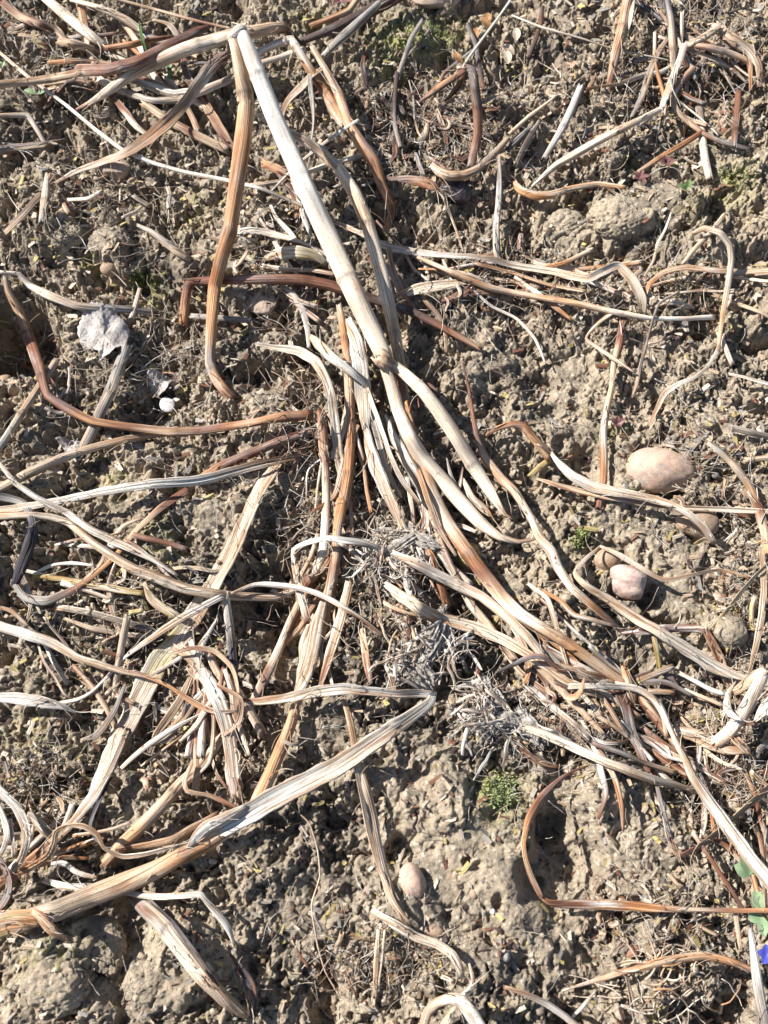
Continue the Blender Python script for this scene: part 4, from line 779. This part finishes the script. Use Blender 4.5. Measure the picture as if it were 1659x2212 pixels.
stone('stone', 1590, 660, 30, 24, 0, 1.0, MS['brick'], 'small buff stone among the litter at the right, below the arching tan leaf', 'stone', 31, 0.3, 0.08, 4)
stone('stone', 1540+30, 1367, 78, 66, -15, 1.05, M_CRUMB, 'rounded knobbly soil clod beside the level mahogany stem', 'soil clod', 32, 0.3, 0.12, 0)
for i, (x, y, w_, h_, a, sd_, lb) in enumerate([(1345,462,150,105,0,41,'large rounded clod of dry soil below the orange curved stem at the upper right'),(1222,480,100,80,10,42,'middle-sized soil clod left of the large rounded clod'),
    (1242,1365,62,80,10,43,'tall lumpy clod between the twisting stem and the reddish stalk'),(1440,325,70,60,0,44,'cracked knobbly clod under the long tan arm'),(234,515,90,80,0,45,'round crumbly clod at the left above the brown pebble'),
    (130,505,90,60,15,46,'flatter crumbly clod left of the round one'),(318,2120,120,95,10,47,'bulky clod at the bottom beside the hollow stalk'),(110,2130,150,110,-8,48,'wide mossy clod in the bottom left corner'),
    (220,2040,90,120,20,49,'rugged clod above the bulky one at the bottom left'),(1215,655,0,0,0,50,'')]):
    if not w_: continue
    V, F = ico(6) if w_ > 80 else ico(5); c, k = at(x, y, 0)
    r = 1+0.07*vn3(V, 2.4, sd_)+0.045*vn3(V, 6, sd_+1)+0.035*vn3(V, 14, sd_+2)+0.022*vn3(V, 34, sd_+3)
    P = V*r[:, None]*np.array([w_*k/2, h_*k/2, min(w_, h_)*k*0.34]); ca, sa = math.cos(R(a)), math.sin(R(a)); P = P@np.array([[ca, sa, 0], [-sa, ca, 0], [0, 0, 1]])
    wx_, wy_, wz_ = P[:, 0]+c.x, P[:, 1]+c.y, P[:, 2]
    nz = domes(wx_+wz_*0.7, wy_-wz_*0.7, 0.0062, 6+i)*0.0013+domes(wx_-wz_, wy_+wz_*0.5, 0.0028, 16+i)*0.0007-0.001
    P = P+(V*nz[:, None])
    o = mesh_obj('soil_clod', P, [tuple(f) for f in F], M_CRUMB); o.location = (c.x, c.y, envz(c.x, c.y)-0.0045); tag(o, lb, 'soil clod')
# shell fragment
def shell():
    V, F = ico(4); P = V.copy(); P[:, 2] = np.where(P[:, 2] > 0, P[:, 2]*0.55, P[:, 2]*0.15); P = P*(1+0.09*vn3(V, 3, 5)[:, None])
    P[:, 0] = np.where((P[:, 0] > 0.3) & (P[:, 1] > 0.3), P[:, 0]*0.8, P[:, 0]); c, k = at(361, 873, 3*0.001)
    P = P*np.array([18*k, 17*k, 7*k]); o = mesh_obj('shell_fragment', P, [tuple(f) for f in F], MS['shell']); o.location = c; o.rotation_euler = (0.35, -0.3, 0.3)
    tag(o, 'small shiny white shell fragment on bare soil at the left', 'shell')
shell()
# black bulb
M_BULB = simple_mat('black_bulb', [(.03,.025,.03),(.10,.075,.08)], 160, 0.4, 0.3, 0.0005)
stone('bulb', 985, 415, 74, 50, -10, 1.0, M_BULB, 'purplish-black rotten bulb under the cream U-shaped stem', 'bulb', 61, 0.35, 0.08, 1)

M_BLADE = simple_mat('dry_leaf_blade', [(.24,.22,.20),(.42,.38,.35),(.56,.53,.50)], 90, 0.7, 0.9, 0.0012, veins=(.22,.17,.13))
# ------------------------------------------------------------------ round dry leaf with a toothed edge
def round_leaf(cx, cy, out, petiole, label, seed, cols, lift=6):
    org, k = at(cx, cy, 0.004); e = empty('dry_round_leaf', org); tag(e, label, 'dry leaf')
    rnd = random.Random(seed); n = 96; m = 12; V, T, F, U = [], [], [], []
    pts = catmull([(x, y, 0) for x, y in out+[out[0]]], 1)
    tot = len(pts)
    for j in range(m+1):
        for i in range(n):
            q = pts[int(i/n*tot) % tot]; rr = j/m
            tooth = 1+(0.045*abs(((i/n*30) % 1)*2-1)-0.02 if j == m else 0)
            px = cx+(q[0]-cx)*rr*tooth; py = cy+(q[1]-cy)*rr*tooth
            a = 2*math.pi*i/n
            va = math.atan2(px-petiole[-1][0], petiole[-1][1]-py); vein = 1-math.exp(-(math.sin(va*5.5+0.12*math.sin(py*0.12))/0.16)**2)
            hh = lift+rr*rr*4.5*math.sin(a*2+1.2)+1.2*math.sin(a*5)*rr+(1-vein)*0.5+0.9*math.sin(px*0.13+1)*math.cos(py*0.1)+0.35*math.sin(px*0.5+seed)*math.sin(py*0.4)
            p = at(px, py, 0)[0]; zz = envz(org.x, org.y)+hh*0.001
            v = Vector((p.x, p.y, zz)); V.append(v-org); U.append((px*k, py*k))
            c = np.array(PAL[cols[int((0.5+0.5*math.sin(px*0.11+py*0.07+seed))*len(cols)*0.999)]])*(0.55+0.45*vein)*rnd.uniform(0.93, 1.07); T.append(np.clip(c, 0, 1))
    for j in range(m):
        for i in range(n):
            a, b = j*n+i, j*n+(i+1) % n; F.append((a, a+n, b+n, b))
    nb = len(V)
    V += [v-Vector((0, 0, 0.0003)) for v in V[:nb]]; T += T[:nb]; U += U[:nb]; F += [tuple(q+nb for q in reversed(f)) for f in F[:nb] if True]
    for i in range(n): a, b = m*n+i, m*n+(i+1) % n; F.append((b, a, a+nb, b+nb))
    mesh_obj('blade', V, F, M_BLADE, e, T, U)
    add_strand('petiole', petiole, 'GT', 't', e, org)
round_leaf(232, 738, [(200,678),(240,682),(268,702),(287,728),(280,762),(262,775),(236,790),(228,800),(218,768),(180,752),(174,722),(186,690)], [(232,740,7,4),(228,790,6,4),(233,815,4,4)], 'dry grey round leaf with a toothed edge and pale veins at the left', 3, 'GWGW', 7)
round_leaf(165, 980, [(130,960),(170,955),(190,965),(198,985),(175,1005),(150,985)], [(165,980,4,3),(180,1000,3,3)], 'small grey torn leaf flake below the long reddish stalk at the left', 5, 'GTG', 5)
round_leaf(350, 835, [(325,820),(350,812),(378,825),(372,850),(350,865),(328,850)], [(350,835,5,3),(330,860,3,3)], 'brown-grey crumpled leaf scrap left of the orange stem foot', 8, 'GTGD', 6)

# ------------------------------------------------------------------ root crowns
M_CROWN = simple_mat('weathered_root_skin', [(.24,.205,.175),(.48,.43,.375),(.74,.69,.62)], 330, 0.85, 1.0, 0.0016)
def rootlets(name, hubs, n, rl, cols, seed, parent=None, org=Vector((0, 0, 0)), wr=(1.4, 3.2), hz=(4, 13), kind='stuff', cv=0.2):
    rnd = random.Random(seed); V, F, T, U = [], [], [], []
    for _ in range(n):
        x0, y0, sx, sy = hubs[rnd.randrange(len(hubs))]
        x, y = x0+rnd.gauss(0, sx), y0+rnd.gauss(0, sy); a = rnd.uniform(0, 6.28); L = rnd.uniform(*rl); m = rnd.randint(5, 9); h = rnd.uniform(*hz)
        rows = []; wd = rnd.uniform(*wr); ca = rnd.gauss(0, cv)
        for i in range(m):
            rows.append((x, y, h, wd*(1-0.6*i/m))); a += ca+rnd.gauss(0, cv*1.3); x += math.cos(a)*L/m; y += math.sin(a)*L/m; h = max(0.6, h+rnd.gauss(-0.5, 1.5))
        cc = rnd.choice(cols)
        v, f, t_, u_ = strand(path_pts(rows, cc+rnd.choice(cols), seed*1000+_), 't', _)
        b = len(V); V += [q-org for q in v]; F += [tuple(k+b for k in q) for q in f]; T += t_; U += u_
    o = mesh_obj(name, V, F, M_THIN, parent, T, U)
    if kind: o['kind'] = kind
    return o
def crown(segs, label, seed, hubs, n, rl, h0=6):
    n = int(n*0.6)
    org = at(segs[0][0], segs[0][1], 0)[0]; e = empty('root_crown', org); tag(e, label, 'root crown')
    for (x1, y1, x2, y2, wd, h) in segs:
        a, k = at(x1, y1, h*0.001); b, _ = at(x2, y2, h*0.001); d = b-a; V, F = ico(5)
        r = 1+0.14*vn3(V, 3, seed)+0.14*vn3(V*np.array([0.7, 6, 6]), 3, seed+1)+0.11*vn3(V*np.array([0.6, 3, 3]), 9, seed+2)+0.06*vn3(V, 26, seed+4)
        P = V*r[:, None]*np.array([d.length*0.60, wd*k*0.52, wd*k*0.40]); M = d.to_track_quat('X', 'Z').to_matrix(); P = P@np.array(M).T
        P += np.array(((a+b)/2-org)[:])
        mesh_obj('root_body', P, [tuple(f) for f in F], M_CROWN, e); seed += 7
    rnd = random.Random(seed)
    for q in range(52):
        hx, hy, sx, sy = hubs[rnd.randrange(len(hubs))]; x, y = hx+rnd.gauss(0, sx*0.5), hy+rnd.gauss(0, sy*0.5); a = rnd.choice((-0.8, -2.2, 2.3, -1.5, 0.2))+rnd.gauss(0, 0.4)
        L = rnd.uniform(35, 110); h = rnd.uniform(5, 15); wd = rnd.uniform(3.5, 11); rows = []
        for j in range(6):
            rows.append((x, y, h, wd*(0.25+0.75*math.sin(math.pi*(0.1+0.8*j/5))))); a += rnd.gauss(0, 0.22); x += math.cos(a)*L/6; y -= math.sin(a)*L/6; h = max(2, h+rnd.gauss(-0.6, 1.5))
        add_strand('shred', rows, ''.join(rnd.choice('WWGTBWGWCC') for _ in range(4)), 'f', e, org)
    rootlets('rootlets', [(a, b, c*0.7, d*0.7) for a, b, c, d in hubs], int(n*1.5), (rl[0]*0.5, rl[1]*0.8), 'WWWTCGWG', seed, e, org, (0.9, 2.8), (6, 15), cv=0.33)
crown([(835,1205,905,1160,34,9),(880,1150,950,1190,40,9),(900,1180,930,1240,30,8)], 'matted grey-white root crown in the centre where the stalks meet', 71, [(900,1175,40,28),(860,1220,28,22),(800,1215,18,16),(830,1170,14,30)], 170, (30, 130))
crown([(955,1335,900,1440,46,8),(880,1430,930,1480,44,7),(960,1350,975,1420,28,10)], 'upright grey fibrous root crown below the centre with a bluish side', 81, [(925,1400,34,45),(850,1430,25,25),(980,1390,22,30)], 130, (30, 130))
crown([(1045,1475,1090,1540,36,8),(1060,1560,1130,1560,46,8),(1120,1540,1170,1600,44,7)], 'spiky pale root crown with rootlets fanning out at its lower left', 91, [(1070,1555,30,30),(1110,1590,35,25),(1050,1490,15,20),(1020,1560,16,14)], 170, (30, 120))
rt = rootlets('rootlets', [(640,800,50,50),(660,900,30,50),(690,960,25,45),(610,960,30,25)], 60, (40, 160), 'GWTB', 101); tag(rt, 'fine grey rootlets tangled left of the plant centre', 'rootlets')
rt = rootlets('rootlets', [(1440,2110,50,30),(1400,2160,50,30),(1500,2120,40,30)], 46, (60, 170), 'CTOTC', 102, wr=(2.5, 7)); tag(rt, 'tan branching roots spreading under the level root stalk at the bottom right', 'rootlets')

# ------------------------------------------------------------------ small living plants
M_GREEN = simple_mat('green_leaf', [(.08,.13,.04),(.16,.22,.08)], 300, 0.45, 0.2, 0.0002)
M_PALEG = simple_mat('downy_green_leaf', [(.16,.26,.12),(.28,.36,.22)], 260, 0.8, 0.3, 0.0003)
M_RED = simple_mat('dark_red_leaf', [(.11,.04,.05),(.20,.10,.08)], 300, 0.5, 0.2, 0.0002)
M_BLUE = simple_mat('blue_petal', [(.06,.07,.36),(.13,.14,.58)], 200, 0.5, 0.1, 0.0002)
M_CREAMP = simple_mat('cream_bract', [(.50,.38,.24),(.66,.55,.42)], 300, 0.6, 0.3, 0.0003)
M_COPPER = simple_mat('copper_seed_skin', [(.22,.10,.04),(.40,.22,.10)], 260, 0.4, 0.3, 0.0003)
def paddle(L, W, fold=0.25, bend=0.3):
    V, F = [], []; n, m = 10, 6
    for i in range(n+1):
        s_ = i/n; w_ = W*0.5*math.sin(math.pi*min(1, s_*0.97+0.03))**0.7
        for j in range(m+1):
            q = j/m*2-1; V.append(Vector((s_*L, q*w_, fold*abs(q)*w_+bend*L*math.sin(s_*2.2)*0.4)))
    for i in range(n):
        for j in range(m): a = i*(m+1)+j; F.append((a, a+1, a+m+2, a+m+1))
    b = len(V); V += [v-Vector((0, 0, 0.0002)) for v in V]; F += [tuple(q+b for q in reversed(f)) for f in F]
    return V, F
def plant(name, px, py, leaves, label, cat, mat, stem=None, h=6, part='leaf'):
    org, k = at(px, py, h*0.001); org.z -= h*0.001; e = empty(name, org); tag(e, label, cat)
    if stem: add_strand('stem', stem, 'NL', 'r', e, org)
    for (ang, L, W, el) in leaves:
        V, F = paddle(L*k, W*k); o = mesh_obj(part, V, F, mat, e); o.location = (0, 0, h*0.001); o.rotation_euler = (0, -el, R(ang))
    return e
plant('seedling', 1484, 409, [(75, 22, 13, .35), (165, 24, 14, .2), (20, 10, 7, .5)], 'tiny bright green seedling with two leaves at the upper right', 'seedling', M_GREEN, h=6)
plant('seedling', 1440, 352, [(10, 18, 16, .2), (100, 18, 15, .25), (190, 18, 15, .2), (280, 16, 14, .2), (55, 9, 7, .7), (145, 9, 7, .7)], 'reddish rosette seedling beside the brick red stem', 'seedling', M_RED, h=6)
plant('seedling', 1382, 384, [(0, 22, 10, .2), (70, 20, 9, .3), (140, 20, 10, .2), (200, 16, 9, .2), (300, 22, 10, .1), (255, 14, 8, .3)], 'dark pink rosette seedling left of the reddish one', 'seedling', M_RED, h=5)
plant('seedling', 1334, 916, [(30, 20, 12, .3), (90, 18, 11, .4), (150, 20, 12, .3), (210, 14, 9, .3), (300, 12, 8, .3)], 'purple-red seedling between the vertical brown stalk and the dangling stem', 'seedling', M_RED, h=5)
plant('seedling', 735, 2, [(190, 40, 16, .2), (240, 30, 12, .2), (330, 30, 18, .2), (20, 26, 14, .3)], 'dark red pointed leaves at the top edge', 'seedling', M_RED, h=6)
plant('seedling', 80, 203, [(170, 28, 14, .1), (10, 20, 12, .1)], 'pale green leaf pair under the thin straw at the top left', 'seedling', M_PALEG, h=5)
plant('seedling', 4, 146, [(60, 16, 8, .3), (110, 14, 8, .3)], 'bit of fresh green leaf at the left edge', 'seedling', M_GREEN, h=5)
plant('seedling', 366, 145, [(175, 16, 14, .1), (0, 14, 10, .1)], 'green sprout with a thick pale stem among the stems left of the peak', 'sprout', M_PALEG, [(368,182,3,11),(367,165,7,11),(366,150,11,10)], 11)
e = empty('grass_blade', at(309, 100, 0)[0]); tag(e, 'upright fresh green blade among the dry stems at the top left', 'grass blade'); add_strand('blade', [(314,112,12,8),(308,88,18,8),(303,62,22,7),(301,46,24,2)], 'NNLN', 'f', e, at(309, 100, 0)[0])
plant('broad_leaved_plant', 1620, 1890, [(100, 62, 38, .15), (150, 40, 30, .1)], 'downy pale green leaf above the blue flower at the right edge', 'green plant', M_PALEG, h=8)
plant('broad_leaved_plant', 1640, 1975, [(95, 50, 34, .1), (200, 30, 26, .1), (270, 44, 26, .1)], 'darker green leaves just below the downy one at the right edge', 'green plant', M_PALEG, h=9)
e = plant('blue_flower', 1655, 2062, [(90, 22, 18, .2), (162, 22, 18, .2), (234, 22, 18, .2), (306, 22, 18, .2), (18, 22, 18, .2)], 'small vivid blue flower cut by the right edge near the bottom', 'flower', M_BLUE, h=32, part='petal')
for i, (x, y, lb, mt) in enumerate([(1070,55,'copper seed skin beside the very straight straw at the top',M_COPPER),(1078,62,'second copper seed skin tucked below the first',M_COPPER),(1045,88,'flat copper seed skin left of the cream bracts',M_COPPER),(1033,137,'ring-shaped copper seed skin on the mossy soil',M_COPPER),
      (1160,88,'cream bract with dark stripes, upper one of three',M_CREAMP),(1155,118,'cream bract, middle one of three',M_CREAMP),(1142,138,'cream bract, lowest one of three',M_CREAMP),(1268,12,'cream papery bract at the top edge',M_CREAMP),(910,2215-520+20,'' ,None)]):
    if mt: 
        if i < 3: x -= 20
        if 3 < i < 7: x -= 45
        if i == 3: x -= 35
        plant('seed_husk', x, y, [(80+i*47 % 90, 30, 18, .2)], lb, 'seed husk', mt, h=5, part='husk')
# moss tuft by the lower centre
def moss(px, py, sx, sy, n, label, seed):
    rnd = random.Random(seed); V, F, T, U = [], [], [], []
    for i in range(n):
        x, y = px+rnd.gauss(0, sx), py+rnd.gauss(0, sy); p, k = at(x, y, 0, gz); L = rnd.uniform(0.0015, 0.0042); a = rnd.uniform(0, 6.28)
        d = Vector((math.cos(a)*0.6, math.sin(a)*0.6, 1)).normalized()*L; s_ = Vector((-math.sin(a), math.cos(a), 0))*0.00035
        b = len(V); V += [p-s_, p+s_, p+d*0.6+s_*0.8, p+d, p+d*0.6-s_*0.8]; F.append((b, b+1, b+2, b+3, b+4))
        c = np.array(PAL['Y'])*rnd.uniform(0.15, 0.45)+np.array(PAL['N'])*rnd.uniform(0.4, 0.9); T += [c]*5; U += [(0, 0)]*5
    tag(mesh_obj('moss', V, F, M_THIN, None, T, U), label, 'moss', kind='stuff')
moss(1080, 1712, 12, 13, 2600, 'bright yellow-green moss tuft on the lower centre soil', 1)
moss(312, 608, 15, 9, 700, 'small moss patch right of the brown pebble', 2)
moss(890, 80, 46, 24, 700, 'thin yellowish moss on the soil at the top', 3)
moss(1252, 1165, 8, 8, 400, 'tiny moss speck above the pink rock', 4)
moss(965, 65, 24, 20, 250, 'second patch of yellowish moss at the top', 5)
moss(1580, 380, 26, 10, 250, 'moss film on the clod at the upper right edge', 6)

# ------------------------------------------------------------------ loose litter: countable bits, each an object
def litter(name, cat, kind, cx, cy, sx, sy, n, lr, wr, cols, label, seed, hr=(1.5, 6), bend=0.25, dirn=None, spread=3.14):
    rnd = random.Random(seed)
    for i in range(n):
        x, y = cx+rnd.uniform(-sx, sx), cy+rnd.uniform(-sy, sy); L = rnd.uniform(*lr); wd = rnd.uniform(*wr)
        a = (dirn if dirn is not None else 0)+rnd.uniform(-spread, spread); h = rnd.uniform(*hr); m = 4 if kind == 'f' else 3; rows = []
        tl = rnd.uniform(-1.5, 1.5)
        for j in range(m+1):
            tap = (0.35+0.65*math.sin(math.pi*(0.12+0.8*j/m))) if kind == 'f' else 1
            rows.append((x, y, h+tl*(j/m-0.5)*2, wd*tap)); a += rnd.gauss(0, bend); x += math.cos(a)*L/m; y -= math.sin(a)*L/m
        cc = ''.join(rnd.choice(cols) for _ in range(3))
        o = add_strand(name, rows, cc, kind); tag(o, label, cat, group=label.split(' lying')[0].split(' strewn')[0]+' pieces')
LZ = [('top left corner', 130, 130, 140, 110, 'TTBCGB'), ('dark mulch of the upper middle', 930, 270, 160, 100, 'DDBBGDTC'), ('top right tangle', 1500, 120, 150, 110, 'TDBTCG'),
      ('soil around the dry round leaf', 280, 780, 170, 130, 'GTGCTD'), ('ground left of the bent stalk', 600, 560, 90, 130, 'TCBCGB'), ('soil above the centre right', 1080, 600, 140, 70, 'TTBCCG'),
      ('right-hand litter below the hooked strap', 1440, 640, 160, 90, 'TTBCGC'), ('straw pile left of the crossing joint', 260, 1330, 150, 90, 'TCTGCY'), ('ground below the crumpled bundle', 400, 1580, 150, 110, 'TBGTD'),
      ('right-hand root tangle', 1270, 1560, 200, 90, 'DDBBGTTC'), ('strip by the right edge', 1590, 1330, 60, 160, 'TCTGY'), ('soil round the centre root crown', 860, 1300, 110, 110, 'GTCGBD'),
      ('bottom centre soil', 820, 2080, 170, 70, 'TTCGB'), ('bottom right soil', 1450, 2000, 160, 100, 'TCGTB'), ('ground at the upper left', 200, 420, 170, 120, 'TTGC'), ('ground by the upper right clods', 1350, 250, 220, 140, 'TTGCB'), 
      ('lower right tangle at the edge', 1570, 1680, 80, 110, 'TTBGDC'), ('left edge below the white leaf tip', 90, 1700, 90, 100, 'TGDT'), ('centre under the stalks', 700, 1100, 130, 160, 'TBGGT'), ('right middle soil', 1540, 1000, 110, 120, 'TTGCB')]
for i, (nm, cx, cy, sx, sy, cols) in enumerate(LZ):
    dense = any(q in nm for q in ('tangle', 'mulch'))
    litter('straw_fragment', 'straw fragment', 'r', cx, cy, sx, sy, 3 if dense else 5, (14, 55), (5, 12), cols, 'short broken straw bits lying on the '+nm, 200+i)
    litter('leaf_shred', 'leaf shred', 'f', cx, cy, sx, sy, 15 if dense else 6, (25, 85) if dense else (14, 50), (6, 17), cols, 'small curled leaf shreds strewn over the '+nm, 300+i, hr=(2, 8), bend=0.55)
BZ = [('crumpled leaf tuft at the lower left centre', 450, 1480, 40, 80, -1.5, 0.45, 18, (90, 230), (8, 22), 'CWTBTC', (4, 13)), ('leaves converging on the plant centre from above', 735, 880, 45, 110, -1.5, 0.3, 14, (100, 260), (7, 18), 'WCTOCB', (4, 12)),
 ('stems converging on the centre root crown', 890, 1060, 50, 80, -1.1, 0.3, 12, (100, 240), (7, 16), 'OTCWB', (3, 9)), ('lower bundle edge right of the root crown', 1210, 1440, 90, 50, -0.55, 0.3, 12, (120, 280), (8, 18), 'TCGBDW', (3, 9)),
 ('soil above the navy leaf', 170, 1180, 150, 60, -0.6, 0.7, 8, (80, 200), (6, 14), 'CTWB', (2, 6)), ('bundle running from the centre to the lower right', 1090, 1320, 90, 60, -0.72, 0.16, 13, (150, 330), (8, 18), 'OTCBTWO', (2, 8)),
 ('stems crossing at the top left', 190, 130, 170, 90, -0.5, 0.9, 15, (90, 240), (8, 20), 'BTCOTG', (2, 8)), ('ground left of the crossing joint', 250, 1340, 170, 130, -0.4, 0.9, 12, (80, 200), (7, 16), 'CTWTB', (2, 6)),
 ('right-hand tangle toward the right edge', 1370, 1560, 120, 60, -0.6, 0.3, 20, (90, 230), (7, 16), 'BDTCWTBO', (3, 9)), ('centre column of stalks', 715, 1240, 45, 120, -1.9, 0.3, 9, (90, 220), (9, 20), 'OTCTB', (2, 6)),
 ('middle strip right of the tan stem', 1050, 590, 150, 50, -0.12, 0.3, 10, (90, 240), (6, 13), 'CTOWT', (2, 6)), ('top right corner', 1500, 130, 120, 110, -0.9, 1.2, 14, (80, 200), (7, 18), 'TCBOG', (3, 9)),
 ('upper middle mulch', 960, 250, 130, 100, 0.7, 1.4, 12, (60, 170), (6, 14), 'DBGTD', (2, 7)), ('ground just left of the bent stalk', 600, 500, 70, 130, -0.3, 0.6, 10, (80, 180), (7, 16), 'CWTBC', (2, 6)),
 ('lower left corner above the orange stalk', 110, 1820, 100, 70, 0.5, 0.7, 8, (80, 200), (8, 18), 'OTCW', (3, 8)), ('right edge below the broken pale stalk', 1560, 1720, 70, 110, -1.1, 0.5, 10, (90, 240), (8, 18), 'TBOCD', (3, 8)),
 ('right middle litter', 1470, 640, 130, 70, 0.2, 0.8, 10, (60, 160), (6, 14), 'TCBCT', (2, 6)), ('soil above the white root sheath', 860, 560, 90, 120, -0.9, 0.5, 7, (80, 200), (6, 13), 'TCBG', (2, 6))]
for i, (nm, cx, cy, sx, sy, dr, spd, n, lr, wr, cols, hr) in enumerate(BZ):
    litter('dry_stalk', 'dry stalk', 'r', cx, cy, sx, sy, n-n//2, lr, wr, cols, 'thin round stem lying among the '+nm, 600+i, hr, 0.14, dr, spd)
    litter('dry_leaf', 'dry leaf', 'f', cx, cy, sx, sy, n//2, lr, wr, cols, 'narrow creased leaf strip lying among the '+nm, 700+i, hr, 0.30, dr, spd)
# finest litter nobody could count
HUBS = []
for (nm, cx, cy, sx, sy, cols) in LZ:
    HUBS += [(cx, cy, sx*0.6, sy*0.6)]*(5 if any(q in nm for q in ('tangle', 'mulch')) else 2)
HUBS += [(830, 1106, 480, 640)]*14
f_ = rootlets('fine_litter', HUBS, 4600, (20, 110), 'TTGCBDTCWCW', 501, cv=0.12, wr=(0.8, 2.2), hz=(1, 7)); tag(f_, 'hair-fine straw fibres and rootlets scattered over the soil', 'litter')
def chips(n, seed):
    rnd = random.Random(seed); V, F, T, U = [], [], [], []
    for i in range(n):
        if rnd.random() < 0.6:
            h = HUBS[rnd.randrange(len(HUBS)-14)]; x, y = h[0]+rnd.gauss(0, h[2]*1.2), h[1]+rnd.gauss(0, h[3]*1.2)
        else: x, y = rnd.uniform(0, OW), rnd.uniform(0, OH)
        p, k = at(x, y, 0.0006, gz); L, w_ = rnd.uniform(3, 17)*k, rnd.uniform(1.5, 5.5)*k; a = rnd.uniform(0, 6.28); tl = rnd.uniform(-0.5, 0.5)
        d = Vector((math.cos(a), math.sin(a), tl)).normalized(); s_ = d.cross(Vector((rnd.uniform(-.4, .4), 0, 1))).normalized(); u = s_.cross(d)
        b = len(V); j = [rnd.uniform(0.6, 1.1) for _ in range(4)]
        for z in (0.0002, -0.0002):
            V += [p-d*L*j[0]-s_*w_*j[1]+u*z, p+d*L*j[2]-s_*w_*j[3]+u*z, p+d*L*j[1]+s_*w_*j[0]+u*z, p-d*L*j[3]+s_*w_*j[2]+u*z]
        F += [(b, b+1, b+2, b+3), (b+7, b+6, b+5, b+4)]+[(b+q, b+4+q, b+4+(q+1) % 4, b+(q+1) % 4) for q in range(4)]
        c = np.array(PAL[rnd.choice('TTCGBDTCDY')])*rnd.uniform(0.7, 1.1); T += [c]*8; U += [(0.001*q, L) for q in range(8)]
    return mesh_obj('litter_chips', V, F, M_THIN, None, T, U, smooth=False)
tag(chips(9500, 9), 'tiny chips of straw, bark and leaf sprinkled over the soil', 'litter', kind='stuff')
